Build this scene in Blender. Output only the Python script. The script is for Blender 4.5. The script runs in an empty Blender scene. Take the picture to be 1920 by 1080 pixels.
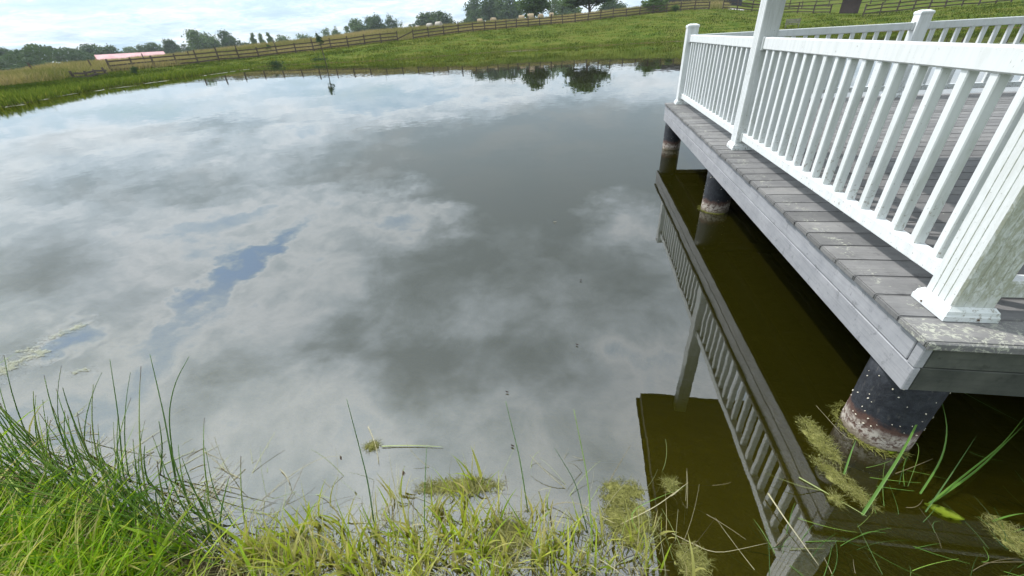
import bpy, bmesh, math, random
import numpy as np
from mathutils import Vector, Matrix
random.seed(7); rng = np.random.default_rng(11)
R = math.radians
sc = bpy.context.scene
COL = sc.collection

# ------------------------------------------------------------------ camera
CAM = np.array([0, 0, 1.507])
F_PX = 772.35
cr = np.array([0.98732, 0.15041, -0.05124]); cu = np.array([-0.03472, 0.52277, 0.85176]); cf = np.array([-0.15445, 0.83918, -0.52143])
cf /= np.linalg.norm(cf); cr = cr - cf * (cr @ cf); cr /= np.linalg.norm(cr); cu = np.cross(cr, cf)
cu = cu if cu[2] > 0 else -cu
cam = bpy.data.cameras.new('camera'); cam_o = bpy.data.objects.new('camera', cam); COL.objects.link(cam_o)
cam.sensor_width = 36; cam.lens = 36 * F_PX / 1920; cam.clip_start = 0.05; cam.clip_end = 6000
cam_o.matrix_world = Matrix(((cr[0], cu[0], -cf[0], 0), (cr[1], cu[1], -cf[1], 0), (cr[2], cu[2], -cf[2], CAM[2]), (0, 0, 0, 1)))
sc.camera = cam_o

def ray(u, v):
    d = cf + cr * (u - 960) / F_PX - cu * (v - 540) / F_PX
    return d / np.linalg.norm(d)
def at(u, v, z=0.0):
    """where the sight line through a spot of the photograph meets the level z"""
    d = ray(u, v); t = (z - CAM[2]) / d[2]
    return CAM + d * t
def azel(u, v):
    d = ray(u, v); return math.degrees(math.atan2(d[0], d[1])), math.degrees(math.asin(d[2]))
def pol(az, r):
    return np.array([r * math.sin(R(az)), r * math.cos(R(az))])

# ------------------------------------------------------------------ sky, sun, exposure
SUN_AZ, SUN_EL = -64.0, 57.0
sun_dir = (math.cos(R(SUN_EL)) * math.sin(R(SUN_AZ)), math.cos(R(SUN_EL)) * math.cos(R(SUN_AZ)), math.sin(R(SUN_EL)))
SKY_STRENGTH = 0.1
SUN_STRENGTH = 3.7
EXPOSURE = 0.0

world = bpy.data.worlds.new('World'); sc.world = world; world.use_nodes = True
wt = world.node_tree; wt.nodes.clear()

class NT:
    """small helper for node trees"""
    def __init__(s, tree): s.t = tree
    def n(s, typ, **kw):
        nd = s.t.nodes.new(typ)
        for k, v in kw.items(): setattr(nd, k, v)
        return nd
    def put(s, sock, val):
        if isinstance(val, bpy.types.NodeSocket): s.t.links.new(val, sock)
        elif val is not None: sock.default_value = val
    def m(s, op, a, b=None, c=None, clamp=False):
        nd = s.n('ShaderNodeMath', operation=op, use_clamp=clamp)
        s.put(nd.inputs[0], a); s.put(nd.inputs[1], b); s.put(nd.inputs[2], c)
        return nd.outputs[0]
    def v(s, op, a, b=None, scale=None):
        nd = s.n('ShaderNodeVectorMath', operation=op)
        s.put(nd.inputs[0], a); s.put(nd.inputs[1], b)
        if scale is not None: s.put(nd.inputs['Scale'], scale)
        return nd.outputs['Value'] if op in ('LENGTH', 'DOT_PRODUCT', 'DISTANCE') else nd.outputs[0]
    def xyz(s, a):
        nd = s.n('ShaderNodeSeparateXYZ'); s.put(nd.inputs[0], a); return nd.outputs
    def comb(s, x, y, z):
        nd = s.n('ShaderNodeCombineXYZ'); s.put(nd.inputs[0], x); s.put(nd.inputs[1], y); s.put(nd.inputs[2], z); return nd.outputs[0]
    def noise(s, vec, scale=5, detail=4, rough=.55, dist=0.0, color=False):
        nd = s.n('ShaderNodeTexNoise'); s.put(nd.inputs['Vector'], vec)
        nd.inputs['Scale'].default_value = scale; nd.inputs['Detail'].default_value = detail
        nd.inputs['Roughness'].default_value = rough; nd.inputs['Distortion'].default_value = dist
        return nd.outputs['Color'] if color else nd.outputs['Fac']
    def voro(s, vec, scale, feature='F1', rnd=1.0):
        nd = s.n('ShaderNodeTexVoronoi', feature=feature); s.put(nd.inputs['Vector'], vec)
        nd.inputs['Scale'].default_value = scale; nd.inputs['Randomness'].default_value = rnd
        return nd.outputs['Distance']
    def ramp(s, fac, stops, interp='LINEAR'):
        nd = s.n('ShaderNodeValToRGB'); s.put(nd.inputs[0], fac); nd.color_ramp.interpolation = interp
        el = nd.color_ramp.elements
        while len(el) < len(stops): el.new(0.5)
        for e, (p, c) in zip(el, stops):
            e.position = p; e.color = (*c, 1) if len(c) == 3 else c
        return nd.outputs[0]
    def step(s, fac, lo, hi):
        nd = s.n('ShaderNodeMapRange', interpolation_type='SMOOTHSTEP')
        s.put(nd.inputs['Value'], fac); s.put(nd.inputs['From Min'], lo); s.put(nd.inputs['From Max'], hi)
        nd.inputs['To Min'].default_value = 0; nd.inputs['To Max'].default_value = 1
        return nd.outputs[0]
    def mix(s, fac, a, b, blend='MIX'):
        nd = s.n('ShaderNodeMix', data_type='RGBA', blend_type=blend)
        s.put(nd.inputs[0], fac)
        s.put(nd.inputs[6], a if not isinstance(a, tuple) else (*a, 1)[:4]); s.put(nd.inputs[7], b if not isinstance(b, tuple) else (*b, 1)[:4])
        return nd.outputs[2]

N = NT(wt)
tc = N.n('ShaderNodeTexCoord'); DIR = tc.outputs['Generated']
dx, dy, dz = N.xyz(DIR)
zc = N.m('MAXIMUM', dz, 0.02)
zq = N.m('ADD', zc, 0.35)
Q = N.comb(N.m('DIVIDE', dx, zq), N.m('DIVIDE', dy, zq), 0.0)
zn = N.m('ADD', zc, 0.16)
PN = N.comb(N.m('DIVIDE', dx, zn), N.m('DIVIDE', dy, zn), 0.0)
warp = N.v('SUBTRACT', N.noise(PN, 1.3, 5, .6, color=True), (.5, .5, .5))
Qw = N.v('ADD', Q, N.v('SCALE', warp, scale=0.50))
warp2 = N.v('SUBTRACT', N.noise(PN, 6.0, 5, .65, color=True), (.5, .5, .5))
Qw = N.v('ADD', Qw, N.v('SCALE', warp2, scale=0.16))
# the cloud masses mirrored in the pond: centre, half axes and turn on the sky dome, thickness added or taken away
BLOBS = [(-0.12, 1.66, 0.712, 0.328, -3.045, 0.95), (0.047, 1.228, 0.441, 0.432, 1.393, 0.24), (-0.336, 1.098, 0.457, 0.241, 0.992, 0.32),
 (-0.153, 0.853, 0.46, 0.217, -2.796, 0.16), (-0.37, 0.622, 0.13, 0.094, 2.087, 0.36), (-0.189, 0.687, 0.201, 0.088, -3.027, 0.22),
 (-1.589, 1.083, 0.319, 0.09, -2.395, 0.28), (-1.081, 1.363, 0.322, 0.13, -2.509, 0.26), (-1.308, 0.673, 0.232, 0.144, 2.749, 0.25),
 (-0.59, 0.662, 0.09, 0.067, 2.995, 0.3), (-1.482, 1.525, 0.237, 0.088, -2.475, 0.3), (-0.925, 0.892, 0.20, 0.032, 1.396, -0.72),
 (-1.108, 0.56, 0.068, 0.039, 0.789, -0.65), (-0.916, 0.626, 0.115, 0.075, 2.196, -0.3), (-0.98, 2.019, 0.326, 0.189, -2.93, -0.4),
 (-1.699, 1.609, 0.405, 0.122, 0.805, -0.35), (0.123, 0.774, 0.148, 0.063, 2.717, -0.2), (-0.53, 1.268, 0.147, 0.132, 2.472, -0.5),
 (0.111, 1.307, 0.174, 0.106, 1.291, -0.4), (-0.227, 0.921, 0.198, 0.116, -2.485, -0.25), (-1.052, 1.003, 0.179, 0.126, 1.245, -0.12),
 (0.201, 1.642, 0.206, 0.097, 1.131, -0.25)]
fbm = N.noise(PN, 2.1, 9, .6, 0.25)
fine = N.noise(PN, 4.6, 10, .64, 0.35)
T = N.m('MULTIPLY_ADD', N.m('SUBTRACT', fbm, 0.5), 0.95, 0.53)
T = N.m('MULTIPLY_ADD', N.m('SUBTRACT', fine, 0.5), 0.75, T)
for (bx_, by_, sa, sb, an, amp) in BLOBS:
    mp = N.n('ShaderNodeMapping', vector_type='TEXTURE')
    N.put(mp.inputs['Vector'], Qw)
    mp.inputs['Location'].default_value = (bx_, by_, 0); mp.inputs['Rotation'].default_value = (0, 0, an)
    mp.inputs['Scale'].default_value = (sa * 1.35, sb * 1.35, 1)
    L = N.v('LENGTH', mp.outputs[0])
    g = N.step(L, 1.25, 0.0)
    T = N.m('MULTIPLY_ADD', g, amp, T)
sky = N.n('ShaderNodeTexSky', sky_type='NISHITA'); sky.sun_disc = False
sky.sun_elevation = R(SUN_EL); sky.sun_rotation = R(SUN_AZ % 360); sky.air_density = 1.0; sky.dust_density = 2.0
blue = N.mix(1.0, sky.outputs[0], (1.35, 1.65, 1.85, 1), 'MULTIPLY')
cloud = N.ramp(T, [(0.0, (7.6, 9.8, 12.0)), (0.34, (10.6, 12.6, 14.4)), (0.46, (14.2, 15.3, 16.2)), (0.62, (10.4, 11.9, 13.1)), (0.82, (7.0, 8.2, 9.0)), (1.0, (5.4, 6.4, 7.0))])
cover = N.step(T, -0.15, 0.45)
col = N.mix(cover, blue, cloud)
# pale haze low over the horizon
hz = N.m('POWER', N.m('SUBTRACT', 1.0, zc, clamp=True), 6.5)
lowcol = N.ramp(N.noise(PN, 1.5, 8, .62, .5), [(0.34, (3.9, 6.0, 7.6)), (0.48, (5.2, 7.0, 8.3)), (0.57, (7.6, 8.5, 9.0)), (0.68, (9.6, 9.8, 9.9))])
col = N.mix(N.m('MULTIPLY', hz, 0.8), col, lowcol)
# thin cloud is brighter toward the sun
sd_ = N.m('MAXIMUM', N.v('DOT_PRODUCT', DIR, sun_dir), 0.0)
gain = N.m('MULTIPLY_ADD', N.m('POWER', sd_, 5.0), 1.1, 1.0)
cg = N.v('SCALE', col, scale=gain)
bg = N.n('ShaderNodeBackground'); N.put(bg.inputs['Color'], cg); bg.inputs['Strength'].default_value = SKY_STRENGTH
wo = N.n('ShaderNodeOutputWorld'); wt.links.new(bg.outputs[0], wo.inputs['Surface'])

sl = bpy.data.lights.new('sun', 'SUN'); so = bpy.data.objects.new('sun', sl); COL.objects.link(so)
sl.energy = SUN_STRENGTH; sl.angle = R(0.8); sl.color = (1.0, 0.965, 0.92)
so.rotation_euler = Vector(sun_dir).to_track_quat('Z', 'Y').to_euler(); so.location = (-20, 10, 40)

vs = sc.view_settings
vs.view_transform = 'Standard'; vs.look = 'None'; vs.gamma = 1; vs.use_curve_mapping = False; vs.exposure = EXPOSURE
sc.cycles.max_bounces = 6; sc.cycles.transparent_max_bounces = 8
sc.cycles.caustics_reflective = False; sc.cycles.caustics_refractive = False

# ------------------------------------------------------------------ materials
MATS = {}
def new_mat(name):
    m = bpy.data.materials.new(name); m.use_nodes = True; m.node_tree.nodes.clear(); MATS[name] = m
    return m, NT(m.node_tree)
def finish(n, shader, disp=None):
    o = n.n('ShaderNodeOutputMaterial'); n.t.links.new(shader, o.inputs['Surface'])
def principled(n, color, rough=.6, bump=None, bstr=.3, bdist=.01, spec=.4, **kw):
    p = n.n('ShaderNodeBsdfPrincipled'); n.put(p.inputs['Base Color'], color if not isinstance(color, tuple) else (*color, 1)[:4])
    n.put(p.inputs['Roughness'], rough); p.inputs['Specular IOR Level'].default_value = spec
    for k, v in kw.items(): n.put(p.inputs[k], v)
    if bump is not None:
        b = n.n('ShaderNodeBump'); b.inputs['Strength'].default_value = bstr; b.inputs['Distance'].default_value = bdist
        n.put(b.inputs['Height'], bump); n.t.links.new(b.outputs[0], p.inputs['Normal'])
    return p.outputs[0]
def wpos(n):
    return n.n('ShaderNodeNewGeometry').outputs['Position']

def simple(name, c1, c2, scale=6, rough=.7, bump=.3, bdist=.01, stretch=None, spec=.35):
    m, n = new_mat(name); p = wpos(n)
    if stretch: p = n.v('MULTIPLY', p, stretch)
    f = n.noise(p, scale, 6, .6); g = n.noise(p, scale * 5.3, 4, .6)
    c = n.mix(n.step(f, .3, .7), c1, c2)
    c = n.mix(n.m('MULTIPLY', n.step(g, .5, .75), .35), c, tuple(x * .55 for x in c1))
    finish(n, principled(n, c, rough, n.m('ADD', f, n.m('MULTIPLY', g, .4)), bump, bdist, spec)); return m

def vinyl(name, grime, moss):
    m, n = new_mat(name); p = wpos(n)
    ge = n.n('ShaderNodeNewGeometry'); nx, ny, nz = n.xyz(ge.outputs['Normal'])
    side = n.step(ny, .25, -.75)                       # faces turned from the sun, given dirt and a painted shade tone
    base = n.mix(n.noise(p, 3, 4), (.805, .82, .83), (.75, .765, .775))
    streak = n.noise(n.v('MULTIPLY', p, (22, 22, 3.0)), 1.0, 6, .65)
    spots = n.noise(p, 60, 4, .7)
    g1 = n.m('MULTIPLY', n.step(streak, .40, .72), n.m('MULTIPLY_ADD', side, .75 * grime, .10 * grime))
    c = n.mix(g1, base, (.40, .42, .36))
    film = n.m('MULTIPLY', side, .55 * grime)  # even grey over those faces: grime plus shade put into the colour
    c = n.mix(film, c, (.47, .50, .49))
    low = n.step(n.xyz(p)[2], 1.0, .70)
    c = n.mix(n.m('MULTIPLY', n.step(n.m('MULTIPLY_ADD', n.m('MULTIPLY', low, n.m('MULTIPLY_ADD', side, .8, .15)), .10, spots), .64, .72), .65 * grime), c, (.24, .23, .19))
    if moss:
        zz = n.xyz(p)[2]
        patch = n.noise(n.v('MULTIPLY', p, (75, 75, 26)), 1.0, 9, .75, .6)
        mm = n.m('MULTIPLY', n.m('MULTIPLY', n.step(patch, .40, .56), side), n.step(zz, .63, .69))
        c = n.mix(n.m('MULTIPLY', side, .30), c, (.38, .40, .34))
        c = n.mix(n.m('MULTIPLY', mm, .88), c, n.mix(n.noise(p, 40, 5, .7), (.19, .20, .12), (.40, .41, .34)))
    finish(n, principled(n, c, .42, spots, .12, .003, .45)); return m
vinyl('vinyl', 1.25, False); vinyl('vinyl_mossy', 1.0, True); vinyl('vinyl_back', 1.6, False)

def boards(name, c1, c2, lichen, axis):
    m, n = new_mat(name); p = wpos(n)
    oi = n.n('ShaderNodeObjectInfo')
    off = n.v('ADD', p, n.v('SCALE', n.comb(oi.outputs['Random'], oi.outputs['Random'], 0.0), scale=7.0))
    grain = n.noise(n.v('MULTIPLY', off, (6, 130, 60) if axis == 'x' else (60, 6, 130)), 1.0, 5, .6)
    blot = n.noise(off, 7, 7, .66)
    c = n.mix(n.step(blot, .3, .72), c1, c2)
    c = n.mix(n.m('MULTIPLY', n.step(grain, .45, .75), .4), c, tuple(x * .6 for x in c1))
    c = n.mix(1.0, c, n.ramp(oi.outputs['Random'], [(0, (.78, .78, .77)), (.5, (.98, .98, .98)), (1, (1.16, 1.15, 1.13))]), 'MULTIPLY')
    dark = n.noise(p, 21, 5, .7)
    c = n.mix(n.m('MULTIPLY', n.step(dark, .57, .68), .5), c, tuple(x * .45 for x in c1))
    if lichen:
        px_, py_, pz_ = n.xyz(p)
        drip = n.m('MULTIPLY', n.step(px_, 1.17, 1.205), n.step(px_, 1.30, 1.25))      # crust under the rail's drip line
        front = n.step(py_, 1.44, 1.30)
        zone = n.m('MAXIMUM', drip, front)
        li = n.noise(p, 48, 7, .72, .8); big = n.noise(p, 9, 3, .5)
        k = n.m('MULTIPLY', n.m('MULTIPLY', n.step(n.m('MULTIPLY_ADD', front, .03, li), .54, .60), zone), n.step(n.m('MULTIPLY_ADD', front, .07, big), .45, .58))
        c = n.mix(n.m('MULTIPLY', k, .8), c, n.mix(n.noise(p, 90, 3), (.36, .37, .29), (.50, .50, .42)))
        sp = n.voro(p, 26)
        c = n.mix(n.m('MULTIPLY', n.step(sp, .12, .08), n.step(n.noise(p, 11, 3), .60, .66)), c, (.42, .42, .36))
    finish(n, principled(n, c, .75, n.m('ADD', n.m('MULTIPLY', grain, .6), blot), .35, .004, .3)); return m
boards('deck_board', (.148, .146, .146), (.212, .208, .204), True, 'x')
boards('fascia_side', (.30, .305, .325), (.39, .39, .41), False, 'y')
boards('fascia_front_shaded', (.050, .056, .048), (.095, .100, .085), False, 'x')  # same boards as the side fascia, their shade and algae painted into the colour
simple('dark_timber', (.035, .032, .028), (.06, .055, .048), 5, .85, .4)
simple('soffit', (.05, .048, .043), (.07, .066, .06), 4, .85, .3)
simple('shingle', (.07, .068, .066), (.11, .105, .10), 12, .9, .5)
simple('fence_wood', (.050, .036, .028), (.095, .072, .056), 3, .85, .3)
simple('grey_wood', (.16, .145, .125), (.26, .24, .21), 3, .85, .3)
simple('bark', (.06, .048, .036), (.10, .085, .065), 5, .9, .5)
simple('hay', (.25, .19, .11), (.36, .29, .19), 6, .9, .6, .05)
simple('hay_wrap', (.28, .25, .21), (.38, .35, .30), 4, .7, .3, .03)
simple('pink_roof', (.47, .25, .262), (.55, .335, .34), .8, .75, .1)
simple('barn_wall', (.40, .34, .32), (.5, .44, .41), 1, .8, .2)
simple('dark_barn', (.030, .030, .034), (.05, .05, .055), 1, .7, .2)
simple('shed_brown', (.045, .030, .028), (.07, .05, .045), 1, .8, .2)
simple('gravel', (.30, .28, .26), (.42, .40, .38), 2, .9, .3)
simple('screw', (.07, .045, .03), (.12, .08, .05), 40, .6, .2, .001)
simple('shell', (.50, .46, .36), (.68, .64, .52), 60, .6, .3, .001)
simple('twig', (.10, .065, .04), (.19, .13, .085), 40, .8, .3, .001)
simple('scum', (.19, .20, .12), (.33, .33, .22), 30, .8, .5, .002)
simple('shore_scum', (.30, .31, .24), (.44, .44, .36), 4, .8, .3, .002)

def leafy(name, stops, trans=.35, rough=.5, attr='tint', spec=.35):
    """leaf colour by each blade's own tint"""
    m, n = new_mat(name)
    a = n.n('ShaderNodeAttribute', attribute_name=attr)
    c = n.ramp(a.outputs['Fac'], stops)
    c = n.mix(n.m('MULTIPLY', n.noise(wpos(n), 25, 3), .35), c, n.mix(1.0, c, (.55, .6, .5), 'MULTIPLY'))
    pr = principled(n, c, rough, spec=spec)
    if trans:
        t = n.n('ShaderNodeBsdfTranslucent'); n.put(t.inputs['Color'], n.mix(1.0, c, (1.25, 1.25, .7), 'MULTIPLY'))
        mx = n.n('ShaderNodeMixShader'); mx.inputs[0].default_value = trans
        n.t.links.new(pr, mx.inputs[1]); n.t.links.new(t.outputs[0], mx.inputs[2]); pr = mx.outputs[0]
    finish(n, pr); return m
leafy('grass', [(0, (.05, .13, .006)), (.30, (.14, .29, .008)), (.55, (.28, .42, .02)), (.78, (.44, .48, .07)), (.9, (.50, .46, .17)), (1, (.52, .44, .26))], .4)
leafy('rush', [(0, (.040, .095, .018)), (.55, (.11, .22, .03)), (.85, (.22, .34, .05)), (.93, (.2, .17, .08)), (1, (.10, .065, .04))], .1, .4)
leafy('straw', [(0, (.10, .075, .04)), (.35, (.30, .25, .13)), (.75, (.55, .50, .30)), (1, (.42, .48, .17))], .15, .7)
leafy('field_grass', [(0, (.038, .062, .011)), (.4, (.072, .100, .017)), (.75, (.125, .138, .028)), (1, (.20, .18, .055))], .45, .8, spec=.0)
leafy('fringe_grass', [(0, (.055, .088, .014)), (.4, (.098, .142, .024)), (.75, (.15, .19, .036)), (1, (.24, .235, .065))], .45, .8, spec=.0)
leafy('tall_grass', [(0, (.10, .13, .035)), (.35, (.18, .18, .07)), (.7, (.30, .25, .13)), (1, (.38, .30, .18))], .3, .9, spec=.0)
leafy('tree_leaf', [(0, (.026, .052, .018)), (.5, (.05, .092, .028)), (1, (.09, .145, .045))], .25, .6, spec=.15)
leafy('tree_leaf_light', [(0, (.05, .085, .028)), (.5, (.085, .145, .045)), (1, (.13, .20, .065))], .25, .6, spec=.15)
leafy('algae_thread', [(0, (.16, .16, .03)), (.5, (.32, .32, .08)), (1, (.50, .48, .20))], .3, .7)

m, n = new_mat('algae'); p = wpos(n)
f = n.noise(p, 55, 8, .7); g = n.noise(p, 190, 4, .7)
c = n.mix(n.step(f, .32, .68), (.12, .125, .018), (.34, .33, .10)); c = n.mix(n.m('MULTIPLY', n.step(g, .5, .7), .5), c, (.09, .09, .015))
finish(n, principled(n, c, .65, n.m('ADD', f, g), .9, .01, .4))

m, n = new_mat('piling'); p = wpos(n); x_, y_, z_ = n.xyz(p)
w = n.m('MULTIPLY_ADD', n.m('SUBTRACT', n.noise(p, 14, 6, .65), .5), .13, z_)
rust = n.noise(p, 30, 6, .7); lime = n.noise(p, 45, 6, .72, .4)
c = n.mix(n.step(rust, .35, .7), (.010, .012, .017), (.030, .034, .042))
c = n.mix(n.m('MULTIPLY', n.step(n.noise(n.v('MULTIPLY', p, (1, 1, .25)), 55, 5, .65), .58, .70), .45), c, (.10, .095, .085))
c = n.mix(n.step(w, .128, .100), c, n.mix(rust, (.05, .022, .018), (.14, .08, .06)))
c = n.mix(n.m('MULTIPLY', n.step(w, .100, .055), n.step(lime, .40, .57)), c, (.50, .45, .39))
c = n.mix(n.step(w, .040, .0), c, n.mix(lime, (.10, .075, .05), (.30, .25, .18)))
c = n.mix(n.step(z_, .012, -.03), c, (.07, .06, .012))
finish(n, principled(n, c, .6, n.m('ADD', rust, lime), .5, .006, .4))

# pond water: mirror by angle over a murky olive body that still lets the bed show through
m, n = new_mat('water'); p = wpos(n)
n1 = n.v('SUBTRACT', n.noise(n.v('MULTIPLY', p, (1, 1, 0)), 5.0, 3, .5, color=True), (.5, .5, .5))
n2 = n.v('SUBTRACT', n.noise(n.v('MULTIPLY', p, (1, 1, 0)), 0.55, 3, .5, color=True), (.5, .5, .5))
n3 = n.v('SUBTRACT', n.noise(n.v('MULTIPLY', p, (1, 1, 0)), 22.0, 2, .5, color=True), (.5, .5, .5))
breeze = n.step(n.noise(n.v('MULTIPLY', p, (.10, .22, 0)), 1.0, 3, .5, .5), .46, .62)
wv = n.v('ADD', n.v('ADD', n.v('SCALE', n1, scale=n.m('MULTIPLY_ADD', breeze, .009, .010)), n.v('SCALE', n2, scale=.009)), n.v('SCALE', n3, scale=n.m('MULTIPLY_ADD', breeze, .004, .003)))
nrm = n.v('NORMALIZE', n.v('ADD', n.v('MULTIPLY', wv, (1, 1, 0)), (0, 0, 1)))
fr = n.n('ShaderNodeFresnel'); fr.inputs['IOR'].default_value = 2.25; n.put(fr.inputs['Normal'], nrm)
gl = n.n('ShaderNodeBsdfGlossy'); gl.inputs['Roughness'].default_value = 0.0; n.put(gl.inputs['Normal'], nrm); gl.inputs['Color'].default_value = (1, 1, 1, 1)
mud = n.noise(p, 1.6, 5, .6)
dep = n.n('ShaderNodeAttribute', attribute_name='depth').outputs['Fac']
df = n.n('ShaderNodeBsdfDiffuse'); n.put(df.inputs['Color'], n.mix(mud, (.034, .033, .003), (.047, .042, .004)))
tr = n.n('ShaderNodeBsdfTransparent')
n.put(tr.inputs['Color'], n.comb(*[n.m('EXPONENT', n.m('MULTIPLY', dep, -k_)) for k_ in (2.4, 2.8, 9.0)]))
b1 = n.n('ShaderNodeMixShader'); b1.inputs[0].default_value = .70; n.t.links.new(df.outputs[0], b1.inputs[1]); n.t.links.new(tr.outputs[0], b1.inputs[2])
b2 = n.n('ShaderNodeMixShader'); n.t.links.new(fr.outputs[0], b2.inputs[0]); n.t.links.new(b1.outputs[0], b2.inputs[1]); n.t.links.new(gl.outputs[0], b2.inputs[2])
finish(n, b2.outputs[0])

# ground: pond bed, bank and pasture by the vertex attributes shore (m from the water) and dry (ripe grass)
m, n = new_mat('ground'); p = wpos(n)
sh = n.n('ShaderNodeAttribute', attribute_name='shore').outputs['Fac']; dry = n.n('ShaderNodeAttribute', attribute_name='dry').outputs['Fac']
f1 = n.noise(p, .35, 7, .65); f2 = n.noise(p, 1.6, 6, .65); f3 = n.noise(p, 9, 5, .6)
c = n.ramp(f2, [(.30, (.036, .062, .010)), (.46, (.068, .096, .017)), (.58, (.100, .118, .024)), (.74, (.150, .142, .040))])
c = n.mix(n.m('MULTIPLY', n.step(f1, .48, .62), .65), c, (.120, .118, .034))
c = n.mix(n.m('MULTIPLY', n.step(f1, .46, .36), .65), c, (.038, .072, .013))
c = n.mix(n.m('MULTIPLY', n.step(f3, .5, .7), .45), c, (.05, .075, .016))
c = n.mix(dry, c, n.mix(f2, (.22, .19, .09), (.30, .24, .13)))
mudc = n.mix(f3, (.045, .036, .020), (.085, .068, .036))
c = n.mix(n.step(sh, .12, .02), c, mudc)
c = n.mix(n.step(sh, -.02, -.30), c, n.mix(f3, (.24, .195, .03), (.38, .30, .055)))
finish(n, principled(n, c, .9, n.m('ADD', f2, n.m('MULTIPLY', f3, .5)), .8, .12, .0))

# ------------------------------------------------------------------ mesh helpers
def link(o, parent=None):
    COL.objects.link(o)
    if parent is not None: o.parent = parent
    return o
def obj(name, me, mat=None, parent=None, loc=(0, 0, 0)):
    o = bpy.data.objects.new(name, me)
    if mat is not None and len(me.materials) == 0: me.materials.append(MATS[mat])
    o.location = loc
    return link(o, parent)
def tag(o, label=None, cat=None, group=None, kind=None):
    if label: o['label'] = label
    if cat: o['category'] = cat
    if group: o['group'] = group
    if kind: o['kind'] = kind
    return o
def thing(name, label, cat, loc=(0, 0, 0), group=None):
    o = bpy.data.objects.new(name, None); o.location = loc; o.empty_display_size = .2; link(o)
    return tag(o, label, cat, group)
def bm_mesh(bm, name, smooth=False):
    me = bpy.data.meshes.new(name); bm.normal_update(); bm.to_mesh(me); bm.free()
    if smooth: me.polygons.foreach_set('use_smooth', [True] * len(me.polygons))
    return me
def np_mesh(name, verts, faces, tint=None, smooth=False):
    me = bpy.data.meshes.new(name); verts = np.asarray(verts, dtype=np.float32); faces = np.asarray(faces, dtype=np.int32)
    me.vertices.add(len(verts)); me.vertices.foreach_set('co', verts.ravel())
    k = faces.shape[1]; me.loops.add(faces.size); me.loops.foreach_set('vertex_index', faces.ravel())
    me.polygons.add(len(faces)); me.polygons.foreach_set('loop_start', np.arange(0, faces.size, k, dtype=np.int32))
    me.update(calc_edges=True)
    if tint is not None:
        a = me.attributes.new('tint', 'FLOAT', 'POINT'); a.data.foreach_set('value', np.asarray(tint, dtype=np.float32))
    if smooth: me.polygons.foreach_set('use_smooth', [True] * len(me.polygons))
    me.validate(); return me
def add_box(bm, lo, hi, bevel=0.0):
    r = bmesh.ops.create_cube(bm, size=1)['verts']
    lo, hi = Vector(lo), Vector(hi)
    for v in r:
        v.co = Vector((lo[i] + (v.co[i] + .5) * (hi[i] - lo[i]) for i in range(3)))
    if bevel:
        es = list({e for v in r for e in v.link_edges})
        bmesh.ops.bevel(bm, geom=es, offset=bevel, segments=1, affect='EDGES')
def box_mesh(name, lo, hi, bevel=0.0):
    bm = bmesh.new(); add_box(bm, lo, hi, bevel); return bm_mesh(bm, name)
def add_bar(bm, a, b, w, h, up=(0, 0, 1)):
    a, b = Vector(a), Vector(b); d = (b - a).normalized(); s = d.cross(Vector(up)).normalized(); u = s.cross(d)
    vs_ = []
    for q in (a, b):
        for i, j in ((-1, -1), (1, -1), (1, 1), (-1, 1)): vs_.append(bm.verts.new(q + s * (i * w / 2) + u * (j * h / 2)))
    for f in ((0, 1, 2, 3), (7, 6, 5, 4), (0, 4, 5, 1), (1, 5, 6, 2), (2, 6, 7, 3), (3, 7, 4, 0)): bm.faces.new([vs_[i] for i in f])
def add_tube(bm, pts, radii, n=8, cap=True):
    pts = [Vector(p) for p in pts]; rings = []
    for i, p in enumerate(pts):
        d = (pts[min(i + 1, len(pts) - 1)] - pts[max(i - 1, 0)]).normalized()
        a = d.orthogonal().normalized() if abs(d.z) < .9 else (Vector((1, 0, 0)) - d * d.x).normalized()
        b = d.cross(a)
        rings.append([bm.verts.new(p + (a * math.cos(2 * math.pi * k / n) + b * math.sin(2 * math.pi * k / n)) * radii[i]) for k in range(n)])
    for r0, r1 in zip(rings, rings[1:]):
        for k in range(n): bm.faces.new((r0[k], r0[(k + 1) % n], r1[(k + 1) % n], r1[k]))
    if cap:
        bm.faces.new(rings[-1]); bm.faces.new(rings[0][::-1])
def blades(base, tip, bend, width, tint, seg=5, taper=1.0):
    """curved flat blades; base, tip: (n,3); bend: (n,3) shift of the middle; width (n,)"""
    base, tip, bend = map(np.asarray, (base, tip, bend)); n_ = len(base); width = np.broadcast_to(width, (n_,)); tint = np.broadcast_to(tint, (n_,))
    t = np.linspace(0, 1, seg + 1)
    mid = (base + tip) / 2 + bend
    c = ((1 - t)[None, :, None] ** 2) * base[:, None] + (2 * t * (1 - t))[None, :, None] * mid[:, None] + (t ** 2)[None, :, None] * tip[:, None]
    axis = tip - base; axis /= np.linalg.norm(axis, axis=1, keepdims=True) + 1e-9
    rnd = rng.normal(size=(n_, 3)); side = np.cross(axis, rnd); side /= np.linalg.norm(side, axis=1, keepdims=True) + 1e-9
    prof = np.clip(1.0 - t ** (2.2 * taper), .04, 1) * np.clip(.55 + t * 2.5, 0, 1)
    off = side[:, None] * (width[:, None] * prof[None])[:, :, None] / 2
    V = np.stack([c - off, c + off], axis=2).reshape(-1, 3)
    i = np.arange(n_)[:, None] * (seg + 1) * 2 + np.arange(seg)[None] * 2
    Fc = np.stack([i, i + 1, i + 3, i + 2], axis=-1).reshape(-1, 4)
    return V, Fc, np.repeat(tint, (seg + 1) * 2)
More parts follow.
